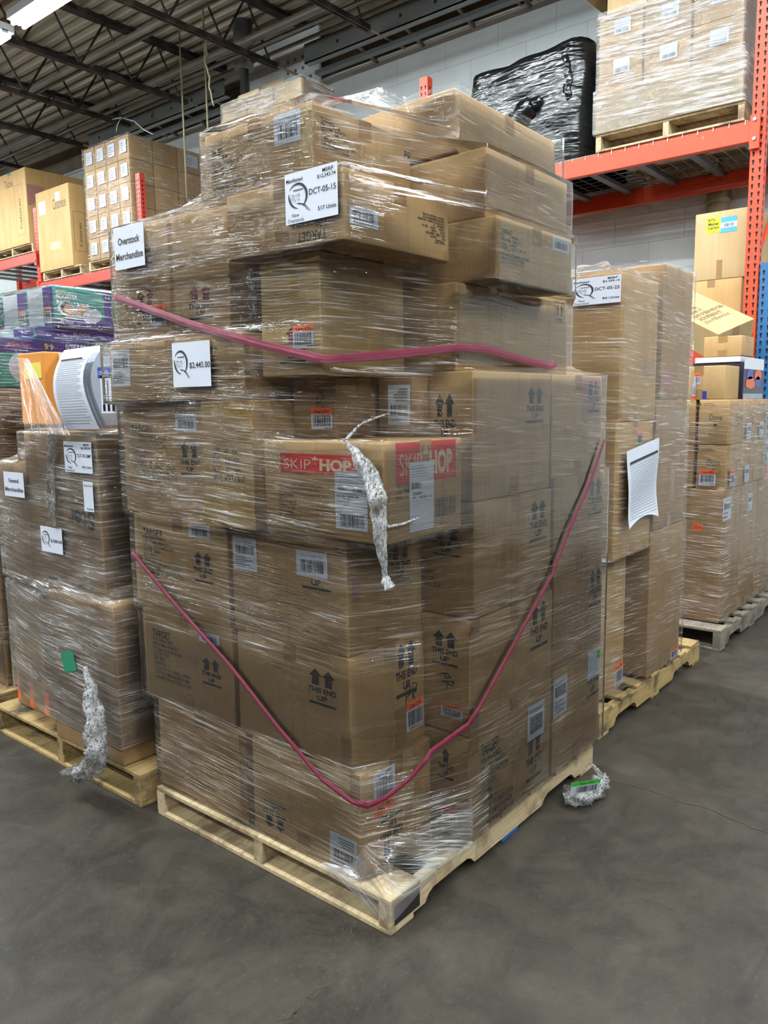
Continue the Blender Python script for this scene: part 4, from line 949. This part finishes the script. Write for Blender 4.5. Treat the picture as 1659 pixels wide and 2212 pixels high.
pad_box('purple and teal box with a large white barcode sheet on it', .64, 2.31, 1.468, 1.686, .45, .5, lambda mb, F: (rect(mb, F, 0, 0, F.lu, F.lv, 'teal', .0004), rect(mb, F, 0, F.lv*.55, F.lu, F.lv, 'purple', .0006), rect(mb, F, F.lu*.02, F.lv*.3, F.lu*.16, F.lv*.99, 'paper', .001), bars(mb, F.sub(F.lu*.03, F.lv*.72, F.lu*.15, F.lv*.95), d=.0014)), gp)
wrap('stretch_wrap', BOXES['bp'], .14, 1.94, 'clear stretch film around the teal and purple booster pads load', 'film', lambda x, y, z: 1.1 if z > 1.2 else .7, cen=(.65, 2.7), nth=320, s=2.5)
z0 = 1.0; ribbon('red_band', [(.10, 2.32, .78), (.12, 2.31, .80), (.6, 2.31, .92)], [(-.5, -.8, 0), R2, R2], .02, 'strap', 'red plastic band end on the lowest cartons beneath the booster pads', 'strap')

# ------------------------------------------------------------------ next load on the aisle side (DCT-05-22)
pallet(1.455, .08, 1.25, 1.05, .115, 'wood_dark', 'yellowish pallet under the second film wrapped load along the aisle')
SN = 'nx'
def nc(*a, **k): return carton(*a, stack=SN, **k)
nc('upright carton directly behind the main stack with an orange topped label low down', 1.50, .13, .117, .722, .33, .46, mat='cardboard', marks=[('lpn', 'R', (1331, 1437), (1348, 1472), d_lpn(31))])
nc('tall bottom carton with an orange label at its far low corner, aisle side', 1.965, .08, .117, .79, .43, .45, mat='cardboard_dull', marks=[('lpn', 'R', (1451, 1402), (1465, 1432), d_lpn(32)), ('tape', 'R', .0, 0, .05, .06), ('tape', 'R', .19, 0, .27, .07)])
nc('middle carton behind the hanging manifest page', 1.548, .08, .724, 1.286, .41, .45, mat='cardboard', marks=[('lpn', 'R', (1378, 930), (1389, 960), d_lpn(33))])
nc('middle carton with a bright tape blister, at the far side of the manifest page', 1.98, .08, .792, 1.372, .41, .45, mat='cardboard_dull', marks=[('tape', 'R', .2, .12, .26, .3), ('tape', 'R', 0, .45, .41, .53)])
nc('upright top carton beneath the DCT-05-22 sheet', 1.575, .08, 1.288, 1.870, .40, .45, mat='cardboard', marks=[('tape', 'R', .26, .18, .37, .25)])
nc('tall top carton with an orange red smudge near its base', 2.02, .08, 1.374, 1.955, .385, .40, mat='cardboard_dull', marks=[('print', 'R', (1432, 800), (1455, 842), patch('mauve'))])
nc('slim flattened carton standing behind the DCT-05-22 carton', 1.8, .56, 1.288, 1.925, .5, .12, mat='cardboard', tape=False)
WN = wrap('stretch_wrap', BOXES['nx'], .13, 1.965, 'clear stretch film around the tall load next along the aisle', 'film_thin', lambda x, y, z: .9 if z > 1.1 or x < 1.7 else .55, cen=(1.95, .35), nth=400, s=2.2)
sheet_on(WN, 'L', 1.558, (1237, 604), (1341, 652), 'paper_sign', 'white sheet printed DCT-05-22 with a ring logo', d_sign('DCT-05-22', '$3,359.16', '84 Units', ('New', 'Overstock')))
# manifest page hanging on the film, curled at its lower edge
mb = MB(); a, b = on(1, .066, 1351, 975), on(1, .066, 1421, 945); L = .30
def fn(s, t): 
    p = a.lerp(b, s)+Vector((0.004*t, 0, -L*(1+.1*s*t)*t*1.05)); return p+Vector((0, -.006-.03*t*t*(1-s)-.012*math.sin(t*5+s*2)*t, .03*math.sin(s*3.1)*t))
mb.grid(fn, 8, 16, 'paper')
for i in range(22):
    t = .16+.78*i/22; th = .012 if i else .035; A = [fn(.08, t), fn(.95, t), fn(.95, t+th), fn(.08, t+th)]; mb.poly([q+Vector((0, -.0025, 0)) for q in A], 'ink' if not i else 'line_pale')
o = mb.build('manifest_page', WN); o['label'] = 'white printed manifest page curling at its foot'

# ------------------------------------------------------------------ third load (soap cartons)
pallet(2.93, .04, 1.3, 1.05, .12, 'wood_grey', 'grey weathered pallet under the soap carton load')
ST = 'so'
def tc(*a, **k): return carton(*a, stack=ST, **k)
tc('big bottom carton with a round grey stamp at the near corner of the soap load', 3.055, .09, .122, .875, .36, .42, mat='cardboard_dull', marks=[('tape', 'L', .16, 0, .2, .7), ('upc', 'R', (1563, 1078), (1580, 1120), d_upc(41, 2)), ('lpn', 'L', (1496, 1130), (1518, 1148), lambda mb, F: (rect(mb, F, 0, 0, F.lu, F.lv, 'lpn_orange', .0006), text(mb, F, 'CASE LPN', F.lu*.1, F.lv*.3, F.lv*.4, w=F.lu*.8, d=.001)))])
tc('second big bottom carton along the aisle in the soap load', 3.42, .09, .122, .873, .36, .42, mat='cardboard_dull', marks=[('upc', 'R', (1618, 1068), (1626, 1100), d_upc(42, 2))])
tc('third big bottom carton at the picture edge of the soap load', 3.785, .09, .122, .871, .36, .42, mat='cardboard_dull')
def dove(mb, F):
    text(mb, F, 'Dove', F.lu*.4, F.lv*.55, F.lv*.14, w=F.lu*.4, m='ink_soft', bold=0.0); text(mb, F, '6', F.lu*.06, F.lv*.86, F.lv*.09, m='ink_soft', bold=.02); fuzzy(mb, F.sub(F.lu*.2, F.lv*.86, F.lu*.7, F.lv*.94), 2, 'ink_soft', d=.0006, h=.3)
    pg(mb, F, [(F.lu*(.6+.06*math.cos(q*math.pi/6)), F.lv*(.44+.03*math.sin(q*math.pi/6))) for q in range(12)], 'ink_soft')
def dvc(label, x, y, z0, z1, lx, ly, lab=0, **k):
    mk = []
    c = tc(label, x, y, z0, z1, lx, ly, mat='cardboard', tape=False, marks=mk, **k); lz = z1-z0
    for F in (Fr((0, ly, 0), (0, -1, 0), (0, 0, 1), (-1, 0, 0), ly, lz), Fr((0, 0, 0), (1, 0, 0), (0, 0, 1), (0, -1, 0), lx, lz)):
        m = MB(); dove(m, Fr(F.P(0, 0, .006), F.eu, F.ev, F.n, F.lu, F.lv)); m.build('brand_print', c)
        if lab: sheet(F.sub(F.lu*.15, .02, F.lu*.15+.09, .11), c, 'carton_label', 'barcode label', d_lpn(int(x*10)) if lab == 1 else d_upc(int(x*9)), 'paper', .008)
for j, (z0, z1) in enumerate([(.877, 1.122), (1.124, 1.37)]):
    lv = ['lower', 'upper'][j]
    dvc(f'{lv} soap carton at the near corner with glossy film streaks', 3.065, .085, z0, z1, .28, .17, 1 if j == 0 else 0)
    dvc(f'{lv} soap carton second along the aisle', 3.35, .085, z0, z1, .27, .17, 2)
    dvc(f'{lv} soap carton third along the aisle', 3.625, .085, z0, z1, .27, .17, 2 if j else 0)
    tc(f'{lv} brown carton beside the soap cartons, toward the tall load', 3.06, .262, z0, z1, .3, .22, marks=[('lpn', 'L', *(((1498, 948), (1510, 975)) if not j else ((1498, 806), (1512, 830))), d_lpn(44+j))])
tc('brown carton with a blue blot on the near top of the soap load', 3.07, .11, 1.372, 1.555, .27, .30, marks=[('print', 'L', (1513, 845), (1526, 862), patch('toy_blue')), ('lpn', 'L', (1499, 806), (1512, 830), d_lpn(46))])
# toy display box
r = empty('toy_box', (3.36, .10, 1.372), 0, 'dark toy box with orange and blue figures behind film, atop the soap load', 'box')
m = MB(); m.box(0, 0, 0, .42, .3, .21, 'toy_dark'); m.build('box_shell', r, bevel=.004)
F = Fr((0, 0, 0), (1, 0, 0), (0, 0, 1), (0, -1, 0), .42, .21); m = MB(); rect(m, F, 0, .17, .42, .235, 'pad_white', .001); rect(m, F, 0, 0, .42, .03, 'cover_grey', .001)
for (cx, cy, rx, ry, mm) in ((.14, .08, .1, .035, 'toy_orange'), (.12, .13, .07, .03, 'toy_blue'), (.3, .13, .08, .03, 'toy_orange'), (.3, .09, .06, .03, 'toy_blue')):
    pg(m, F, [(cx+rx*math.cos(q*math.pi/10), cy+ry*math.sin(q*math.pi/10)*(1.4 if q < 10 else .6)) for q in range(20)], mm, .002)
m.build('front_print', r)
r2 = empty('toy_box', (3.2, .13, 1.583), 0, 'white edged toy carton lying on the dark toy box', 'box'); m = MB(); m.box(0, 0, 0, .3, .25, .03, 'pad_white'); m.build('box_shell', r2); m = MB(); F = Fr((0, 0, 0), (1, 0, 0), (0, 0, 1), (0, -1, 0), .3, .03); text(m, F, 'TEAM PACK', .08, .007, .016, m='book_red', d=.001, bold=.03); m.build('front_print', r2)
r2.location = (3.35, .12, 1.583)
tc('long carton near the picture edge on top of the toy box', 3.35, .11, 1.616, 1.73, .26, .22)
# tilted carton resting on the load
def corners_box(name, label, O, U, V, Wd, mat, marks=None):
    root = empty(name, (0, 0, 0), 0, label, 'box'); O, U, V, Wd = map(Vector, (O, U, V, Wd)); mx = Matrix((U.normalized(), V.normalized(), Wd.normalized())).transposed().to_4x4(); mx.translation = O; root.matrix_world = mx
    lx, ly, lz = U.length, V.length, Wd.length; m = MB(); m.box(0, 0, 0, lx, ly, lz, mat); m.build('carton_body', root, bevel=.004)
    F = Fr((0, 0, lz), (1, 0, 0), (0, 1, 0), (0, 0, 1), lx, ly)
    return root, F, lx, ly, lz
qB, qR, qT = on(0, 3.62, 1552, 722), on(0, 3.84, 1630, 688), on(0, 4.10, 1512, 617)
U = qR-qB; V = qT-qR; V = V-U*(V.dot(U)/U.dot(U)); Wd = U.cross(V).normalized()
if Wd.z < 0: Wd = -Wd
th = .20
# right handed: U x V = up
if U.cross(V).dot(Wd) < 0: U, V, qB = V, U, qB
root, F, lx, ly, lz = corners_box('cardboard_carton', 'tilted pale carton with dark text leaning on top of the soap load', qB-Wd*th, U, V, Wd*th, 'cardboard_pale')
m = MB(); S_ = F.sub(lx*.12, ly*.25, lx*.95, ly*.75); lines(m, Fr(S_.P(0, 0, .001), S_.eu, S_.ev, S_.n, S_.lu, S_.lv), ['DPCI: 030-00-4023', 'COLOR: NATURAL', 'ASSORTMENT: 1 PC', 'COUNTRY OF ORIGIN: MADE IN CHINA', 'CARTON DIMENSIONS IN CM', 'L 53.5 cm x W 38.5 cm x H 26.5 cm'], 'ink_soft'); m.build('text_print', root)
sheet(F.sub(lx*.1, ly*.82, lx*.5, ly*.96), root, 'shipping_label', 'white barcode label', lambda mb, F: bars(mb, F.sub(F.lu*.1, F.lv*.2, F.lu*.9, F.lv*.8), d=.001), 'paper', .002)
m = MB(); m.box(lx*.42, -.002, -th*0+.0, lx*.58, .0, th, 'tape'); m.build('packing_tape', root)
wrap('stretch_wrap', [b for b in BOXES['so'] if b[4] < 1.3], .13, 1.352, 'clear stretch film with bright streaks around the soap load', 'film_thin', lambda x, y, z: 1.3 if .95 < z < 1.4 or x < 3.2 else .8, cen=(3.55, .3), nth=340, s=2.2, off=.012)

# ------------------------------------------------------------------ pallet rack row against the wall
def post(mb, y, x, z1, mt, z0=0):
    w = .085; mb.box(x, y-w/2, z0, x+.07, y+w/2, z1, mt)
    zz = z0+.06
    while zz < z1-.04:
        for s in (-.021, .021):
            mb.poly([(x-.0008, y+s+.0085*math.cos(q*math.pi/4), zz+.012+.0085*math.sin(q*math.pi/4)) for q in range(8)][::-1], 'dark_hole')
            mb.poly([(x-.0008, y+s-.0045, zz-.012), (x-.0008, y+s-.0045, zz+.01), (x-.0008, y+s+.0045, zz+.01), (x-.0008, y+s+.0045, zz-.012)], 'dark_hole')
        for s in (.035,):
            mb.poly([(x+s-.008, y-w/2-.0008, zz-.014), (x+s+.008, y-w/2-.0008, zz-.014), (x+s+.008, y-w/2-.0008, zz+.014), (x+s-.008, y-w/2-.0008, zz+.014)], 'dark_hole')
        zz += .0508
def rack_unit(label, ys, ztop, beams, mt='rack_orange', dz=1.12, mts=None):
    root = empty('pallet_rack', (XF, ys[0], 0), 0, label, 'rack'); y0 = ys[0]
    for i, y in enumerate(ys):
        for x in (0, dz-.07):
            m = MB(); post(m, y-y0, x, ztop[i], (mts or {}).get(i, mt)); m.box(x-.02, y-y0-.046, 0, x+.09, y-y0+.046, .008, 'rack_orange'); m.build('upright_post', root)
        m = MB(); zz = .2
        while zz < ztop[i]-.15:
            m.box(.07, y-y0-.018, zz, dz-.07, y-y0+.018, zz+.035, (mts or {}).get(i, mt)); z2 = min(zz+1.0, ztop[i]-.12)
            m.tube([(.07, y-y0, zz+.03), (dz-.07, y-y0, z2)], .016, (mts or {}).get(i, mt), 6); zz = z2+.02
        m.build('brace', root)
    for a, b, zt in beams:
        ya, yb = ys[a]-y0+.043, ys[b]-y0-.043
        for x in (-.025, dz-.03):
            m = MB(); m.box(x, ya, zt-.13, x+.05, yb, zt, mt); m.build('beam', root, bevel=.004)
            for yy, s in ((ya, 1), (yb, -1)):
                m = MB(); m.box(x-.01, min(yy-s*.06, yy), zt-.18, x+.01, max(yy-s*.06, yy), zt+.03, mt)
                for q in (-.12, -.0): m.tube([(x-.012, yy-s*.03, zt+q), (x-.02, yy-s*.03, zt+q)], .012, 'steel', 8)
                m.build('beam_connector', root)
        m = MB(); k = 0
        while ya+.03+k*.1016 < yb: yy = ya+.03+k*.1016; m.tube([(-.03, yy, zt-.02), (-.028, yy, zt+.006), (dz+.03, yy, zt+.006)], .0032, 'wire', 4, False); k += 1
        for k in range(12): m.tube([(.0+k*dz/11, ya+.02, zt+.011), (.0+k*dz/11, yb-.02, zt+.011)], .0028, 'wire', 4, False)
        for q in range(int((yb-ya)/.38)+1):
            yy = ya+.12+q*.38
            if yy < yb-.05: m.box(.03, yy-.03, zt-.035, dz-.03, yy+.03, zt-.002, 'galv')
        m.build('wire_deck', root)
    return root
BZ = 3.165
rack_unit('orange pallet rack holding the black wrapped load and the white wrapped load', [.335, 3.03], [5.4, 4.11], [(0, 1, BZ), (0, 1, 1.72)])
m = empty('pallet_rack', (XF, .235, 0), 0, 'blue rack upright at the picture edge behind the soap load', 'rack')
mb = MB(); post(mb, 0, .0, 2.26, 'rack_blue'); mb.build('upright_post', m); mb = MB(); post(mb, 0, 1.05, 2.26, 'rack_blue'); mb.build('upright_post', m); mb = MB(); mb.box(.07, -.015, 1.0, 1.05, .015, 1.04, 'rack_blue'); mb.build('brace', m)
rack_unit('red pallet rack holding the white labelled cartons and the kraft cartons', [4.2, 7.228, 9.68, 12.4], [4.11, 4.11, 4.11, 4.11], [(0, 1, 3.09), (1, 2, 3.09), (2, 3, 3.52), (2, 3, 1.7)], mt='rack_red')

# loads on the rack
def rpallet(x, y, lx, ly, z, label): return pallet(x, y, lx, ly, .12, 'wood', label, group=None, z=z+.014)
rpallet(XF-.02, .42, 1.12, 1.03, BZ, 'pallet on the rack beam under the white wrapped load')
zb = BZ+.014+.12; S = 'wl'; y = .44
rl = 0
def wc(lab, x, y, z0, z1, lx, ly, **k): return carton(lab, x, y, z0, z1, lx, ly, stack='wl', tape=False, jit=.003, **k)
wc('slab of folded cartons at the base of the white wrapped load on the rack', XF-.03, .43, zb, zb+.29, 1.1, 1.03, mat='cardboard_pale')
n = 0
pos = ['nearest the rack post', 'in the middle', 'nearest the black load']
for r_ in range(2):
    for c in range(3):
        yy = .45+c*.335; z0 = zb+.292+r_*.262; mk = []
        cc = wc(f'{["lower", "upper"][r_]} carton {pos[c]} inside the white wrapped load', XF-.01, yy, z0, z0+.26, .5, .33, mat='cardboard')
        F = Fr((0, .33, 0), (0, -1, 0), (0, 0, 1), (-1, 0, 0), .33, .26); sheet(F.sub(.12, .1, .24, .2), cc, 'shipping_label', 'white label', lambda mb, F: bars(mb, F.sub(F.lu*.1, F.lv*.1, F.lu*.9, F.lv*.35), d=.0006), 'paper', .006)
wrap('stretch_wrap', BOXES['wl'], zb+.002, zb+.83, 'cloudy stretch film around the high load beside the orange post', 'film_white', lambda x, y, z: 1.3, cen=(XF+.4, .95), nth=240, dz=.018, s=1.5, off=.013)
# open carton on top with flaps
r = empty('open_carton', (XF+.05, 1.12, zb+.818), 0, 'open kraft carton with torn flaps on top of the white wrapped load', 'box')
m = MB(); T_ = .005; lx, ly, lz = .4, .3, .3
for b in ((0, 0, 0, lx, ly, T_), (0, 0, 0, T_, ly, lz), (lx-T_, 0, 0, lx, ly, lz), (0, 0, 0, lx, T_, lz), (0, ly-T_, 0, lx, ly, lz)): m.box(*b, 'cardboard_pale')
m.build('carton_body', r)
for pts_ in ([(0, ly, lz), (lx, ly, lz), (lx-.02, ly+.16, lz-.12), (.02, ly+.17, lz-.12)], [(0, 0, lz), (0, ly, lz), (-.1, ly-.01, lz-.03), (-.1, .01, lz-.03)]):
    m = MB(); a = [Vector(p) for p in pts_]; n_ = (a[1]-a[0]).cross(a[3]-a[0]).normalized()*.005; m.poly(a, 'cardboard_pale'); m.poly([p+n_ for p in a][::-1], 'cardboard_pale')
    for i in range(4): m.quad(a[i], a[(i+1) % 4], a[(i+1) % 4]+n_, a[i]+n_, 'cardboard_pale')
    m.build('flap', r)
# black wrapped load
mb = MB(); cx, cy, hx, hy, hz = XF+.52, 2.11, .50, .54, .80; n = 64; mi = mb.mi('black_film')
for k in range(29):
    t = k/24; z = BZ+.02+hz*min(t, 1)
    for j in range(n):
        a = 2*math.pi*j/n; e = 5; c, s2 = math.cos(a), math.sin(a); rr = (abs(c)**e+abs(s2)**e)**(-1/e)
        sc_ = 1.0 if t <= 1 else 1-(t-1)*6; bul = 1+.06*math.sin(t*3.1)+.05*mnoise.noise(Vector((c*2, s2*2, t*3)))+.02*mnoise.noise(Vector((c*6, s2*6, t*9)))
        pull_in = -.14*max(0, s2-.2)*max(0, .6-t); 
        mb.v.append((cx+hx*rr*c*bul*sc_, cy+hy*rr*s2*(bul+pull_in)*sc_, z+(.06*(1-s2)*.5*min(1, t))+.05*mnoise.noise(Vector((c*2, s2*2, 5)))*min(1, t)))
for k in range(28):
    for j in range(n): mb.f.append((k*n+j, k*n+(j+1) % n, (k+1)*n+(j+1) % n, (k+1)*n+j)); mb.m.append(mi)
r = empty('black_wrapped_load', (0, 0, 0), 0, 'bulky load wrapped in shiny black film on the rack', 'wrapped load'); mb.build('film_cover', r, smooth=True)
mb = MB(); o = tail(r, 'gathered_knot', [(cx-.49, cy-.42, BZ+.45), (cx-.5, cy-.40, BZ+.6), (cx-.46, cy-.38, BZ+.83)], [.02, .035, .05], mat='black_film', seed=31, amp=.5)
mb = MB(); o = tail(r, 'torn_flap', [(cx-.5, cy-.2, BZ+.5), (cx-.53, cy-.02, BZ+.42), (cx-.5, cy+.1, BZ+.3)], [.05, .09, .05], mat='black_film', seed=33, amp=.3)

# RTV cartons at the post
RZ = 1.72+.014
carton('plain carton beneath the yellow labelled carton, behind the rack post', XF+.12, .42, RZ, 2.20, .45, .42, mat='cardboard_kraft', rot=0, tape=True)
carton('square carton with a yellow label and a blue label, behind the orange post', XF+.12, .36, 2.202, 2.66, .45, .40, mat='cardboard_pale', tape=False, marks=[
    ('yel', 'L', (1525, 472), (1556, 500), lambda mb, F: lines(mb, F.sub(F.lu*.15, F.lv*.1, F.lu*.9, F.lv*.92), [('RTV', 1, .03), ('Master', 1, .03), ('Carton', 1, .03), ('SEE BACK', .5, 0)])), ('blu', 'L', (1557, 470), (1592, 498), lambda mb, F: (rect(mb, F, 0, F.lv*.3, F.lu, F.lv*.65, 'paper', .0006), bars(mb, F.sub(F.lu*.15, F.lv*.36, F.lu*.8, F.lv*.58), d=.001))),
    ('tape', 'L', .16, 0, .20, .13), ('tape', 'L', .14, .34, .20, .41)])
# kraft cartons high on the rack
def kr(x): return x
zr = 3.104
rpallet(XF-.02, ky(7.70), 1.1, ky(8.60)-ky(7.70), 3.09, 'pallet under the narrow kraft carton with a vertical word')
cz = zr+.12
def vert(word):
    def f(mb, F):
        a, b = F.lu, F.lv
        for q in ((0, 0, a, .004), (0, b-.004, a, b), (0, 0, .004, b), (a-.004, 0, a, b)): rect(mb, F, *q, 'ink_soft')
        S = F.sub(a*.3, b*.12, a*.7, b*.72, 1); text(mb, S, word, 0, S.lv*.1, S.lv*.6, w=S.lu, m='ink_soft', bold=.01)
    return f
carton('narrow kraft carton with a vertical word, on the rack beyond the red post', XF-.04, ky(7.845), cz, kz(4.015), 1.0, (ky(8.64)-ky(7.845)), mat='cardboard_kraft', tape=False, marks=[
    ('print', 'L', (112, 430), (142, 444), txt(['Celanese'], 'ink_soft')), ('print', 'R', (157, 455), (188, 545), vert('Celstran')), ('lab', 'L', (82, 438), (98, 462), None), ('lab', 'L', (118, 416), (129, 432), None), ('print', 'L', (108, 525), (131, 535), lambda mb, F: rect(mb, F, 0, 0, F.lu, F.lv, 'ink_tan'))])
rpallet(XF-.02, ky(8.80), 1.12, 1.2, 3.52, 'pallet on the higher beam under the largest kraft carton')
carton('largest kraft carton with a mauve curve and vertical word, at the picture edge', XF-.04, ky(8.843), 3.654, kz(4.38), 1.05, 1.15, mat='cardboard_kraft', tape=False, marks=[
    ('print', 'L', (8, 392), (27, 402), txt(['Ticona'], 'ink_soft')), ('print', 'L', (30, 402), (55, 505), vert('Celstran')), ('print', 'R', (57, 396), (100, 450), lambda mb, F: pg(mb, F, [(0, F.lv), (F.lu, F.lv), (F.lu*.7, F.lv*.5), (F.lu*.4, F.lv*.15), (F.lu*.1, 0), (0, 0)], 'mauve')), ('lab', 'L', (14, 366), (22, 378), lambda mb, F: rect(mb, F, 0, 0, F.lu, F.lv, 'teal', .0006))])
# white labelled cartons: four columns by five rows, and two deeper at the near side
rpallet(XF-.02, ky(6.57), 1.12, 1.05, 3.09, 'pallet under the white labelled cartons')
yb0 = ky(6.595); cw = (ky(7.50)-yb0)/4; ch = (kz(4.30)-cz)/5
col = ['nearest the rack post', 'second from the rack post', 'third from the rack post', 'farthest from the rack post']; row = ['bottom', 'second', 'middle', 'fourth', 'top']
FLb = Fr((0, cw-.004, 0), (0, -1, 0), (0, 0, 1), (-1, 0, 0), cw-.004, ch-.003)
def small_label(c, F, s): sheet(F.sub(F.lu*.3, F.lv*.25, F.lu*.86, F.lv*.8), c, 'shipping_label', 'white label', lambda mb, F: fuzzy(mb, F.sub(F.lu*.1, F.lv*.15, F.lu*.8, F.lv*.85), 4, seed=s, h=.3), 'paper', .007)
for r_ in range(5):
    for c in range(4):
        cc = carton(f'white labelled carton in the {row[r_]} row, {col[c]}', XF-.03, yb0+c*cw, cz+r_*ch+.001, cz+(r_+1)*ch-.002, .34, cw-.004, stack='wh', tape=False, jit=.003, group='white labelled cartons in the wrapped load on the rack')
        small_label(cc, FLb, r_*4+c)
for r_ in range(5):
    for c in range(2):
        cc = carton(f'deeper carton in the {row[r_]} row, {["just behind the front column", "at the wall end"][c]}', XF+.315+c*.36, yb0, cz+r_*ch+.001, cz+(r_+1)*ch-.002, .355, .35, stack='wh', tape=False, jit=.003, group='cartons behind the labelled front of the load on the rack')
        if c and r_ in (2, 4): small_label(cc, Fr((0, 0, 0), (1, 0, 0), (0, 0, 1), (0, -1, 0), .35, ch-.003), r_)
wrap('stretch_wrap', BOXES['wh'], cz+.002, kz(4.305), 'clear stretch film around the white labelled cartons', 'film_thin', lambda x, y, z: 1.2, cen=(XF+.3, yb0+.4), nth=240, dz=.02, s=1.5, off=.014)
# load seen over the main stack
y0 = ky(4.02); rpallet(XF-.0, y0-.02, 1.1, 1.1, 3.09, 'pallet under the load seen just above the main stack')
hh = (kz(4.235)-cz)/3
for r_ in range(3):
    for c in range(3):
        cc = carton(f'{["bottom", "middle", "top"][r_]} carton {["nearest the short red post", "in the centre", "farthest from the short red post"][c]} in the load above the main stack', XF+.04, y0+c*.40, cz+r_*hh+.001, cz+(r_+1)*hh-.002, .45, .395, stack='mb', tape=False, mat='cardboard_pale', jit=.003)
        if r_ == 2: sheet(Fr((0, .395, 0), (0, -1, 0), (0, 0, 1), (-1, 0, 0), .395, hh).sub(.12, .16, .2, .25), cc, 'shipping_label', 'white label', None, 'paper', .006)
wrap('stretch_wrap', BOXES['mb'], cz+.002, kz(4.25), 'clear stretch film around the high load above the main stack', 'film_white', lambda x, y, z: 1.2, cen=(XF+.3, y0+.6), nth=200, dz=.02, s=1.5, off=.013)
r = empty('open_carton', (XF+.1, ky(4.72)-.1, kz(4.238)), 0, 'small open kraft carton with its flap up, on the load above the main stack', 'box')
m = MB(); lx, ly, lz = .35, .33, .07
for b in ((0, 0, 0, lx, ly, T_), (0, 0, 0, T_, ly, lz), (lx-T_, 0, 0, lx, ly, lz), (0, 0, 0, lx, T_, lz), (0, ly-T_, 0, lx, ly, lz)): m.box(*b, 'cardboard_pale')
m.build('carton_body', r); m = MB(); m.box(lx, 0, lz, lx+.005, ly, lz+.2, 'cardboard_pale'); o = m.build('flap', r); o.rotation_euler = (0, .0, 0)
for i, (ya, w_) in enumerate([(2.74, .30), (3.10, .26)]):
    carton(['tall pale carton right behind the short red post', 'tall pale carton one place beyond the short red post'][i], XF+.25, ky(ya)+.02, BZ+.014 if i == 0 and False else 3.104, kz(3.84), .4, w_, mat='cardboard_pale') if False else None
carton('tall pale carton beyond the short red post', XF+.3, 4.26-.95, 3.3, 4.12, .4, .33, mat='cardboard_pale') if False else None
# carton on the lower beam at the picture edge
carton('dark carton with a white sheet on the lower rack beam at the picture edge', XF+.02, 10.0, 1.714+.0, 3.25, .6, 1.1, mat='cardboard_dull') if False else None

# ------------------------------------------------------------------ litter
r = empty('crumpled_film_wad', (1.02, -.09, .0), 0, 'crumpled plastic with a green topped label lying on the floor by the pallet', 'litter')
g = lambda x, y, z=.02: (on(2, z, x, y)-r.location)
tail(r, 'film_wad', [g(1222, 1728, .02), g(1250, 1722, .03), g(1275, 1712, .03), g(1298, 1700, .04), g(1306, 1680, .05)], [.018, .03, .026, .03, .016], seed=41, amp=.7, n=16)
tail(r, 'film_strand', [g(1304, 1690, .05), g(1292, 1668, .05), g(1276, 1650, .06)], [.018, .009, .006], seed=42, amp=.3)
tail(r, 'film_bag', [g(1228, 1716, .02), g(1240, 1704, .03), g(1250, 1694, .03)], [.02, .022, .012], seed=43, amp=.5, mat='film_soft')
a, b, c2, d2 = g(1230, 1716, .085), g(1292, 1706, .085), g(1296, 1686, .12), g(1231, 1698, .12)
eu = (b-a); ev = (d2-a); ev = ev-eu*(ev.dot(eu)/eu.dot(eu)); F = Fr(a, eu.normalized(), ev.normalized(), eu.cross(ev).normalized()*(1 if eu.cross(ev).y < 0 else -1), eu.length, .05)
sheet(F, r, 'floor_label', 'white barcode label with a green header', lambda mb, F: (rect(mb, F, 0, F.lv*.68, F.lu, F.lv, 'green_label', .0006), text(mb, F, 'Pallet LPN', F.lu*.3, F.lv*.74, F.lv*.18, w=F.lu*.45, d=.001), bars(mb, F.sub(F.lu*.2, F.lv*.1, F.lu*.9, F.lv*.6), d=.001)), 'paper', .002)
def crack(pts, w, label):
    mb = MB(); P = [on(2, .0, *p) for p in pts]; q = []
    for a, b in zip(P[:-1], P[1:]):
        for k in range(8): q.append(a.lerp(b, k/8)+Vector((random.uniform(-.012, .012), random.uniform(-.012, .012), 0)))
    q.append(P[-1])
    for a, b in zip(q[:-1], q[1:]):
        d = (b-a).normalized(); n = Vector((-d.y, d.x, 0))*w*random.uniform(.4, 1)
        mb.poly([(a-n)+Vector((0, 0, .0012)), (b-n)+Vector((0, 0, .0012)), (b+n)+Vector((0, 0, .0012)), (a+n)+Vector((0, 0, .0012))], 'crack')
    o = mb.build('floor_crack'); tag(o, kind='structure')
crack([(1240, 1660), (1320, 1685), (1420, 1715), (1520, 1745), (1659, 1800)], .0035, '')
crack([(770, 1990), (748, 2050), (700, 2130), (640, 2180), (610, 2212)], .0015, '')

# ------------------------------------------------------------------ view
w = bpy.data.worlds.new('world'); sc.world = w; w.use_nodes = True; w.node_tree.nodes['Background'].inputs[0].default_value = (.5, .55, .6, 1); w.node_tree.nodes['Background'].inputs[1].default_value = .15
sc.view_settings.view_transform = 'Standard'; sc.view_settings.look = 'None'; sc.view_settings.gamma = 1; sc.view_settings.use_curve_mapping = False
sc.view_settings.exposure = 0.40
sc.cycles.use_adaptive_sampling = True; sc.cycles.adaptive_threshold = .05; sc.cycles.adaptive_min_samples = 12; sc.cycles.max_bounces = 6; sc.cycles.transparent_max_bounces = 24; sc.cycles.glossy_bounces = 2; sc.cycles.diffuse_bounces = 3; sc.cycles.use_denoising = True; sc.cycles.sample_clamp_indirect = 6; sc.cycles.caustics_reflective = False; sc.cycles.caustics_refractive = False
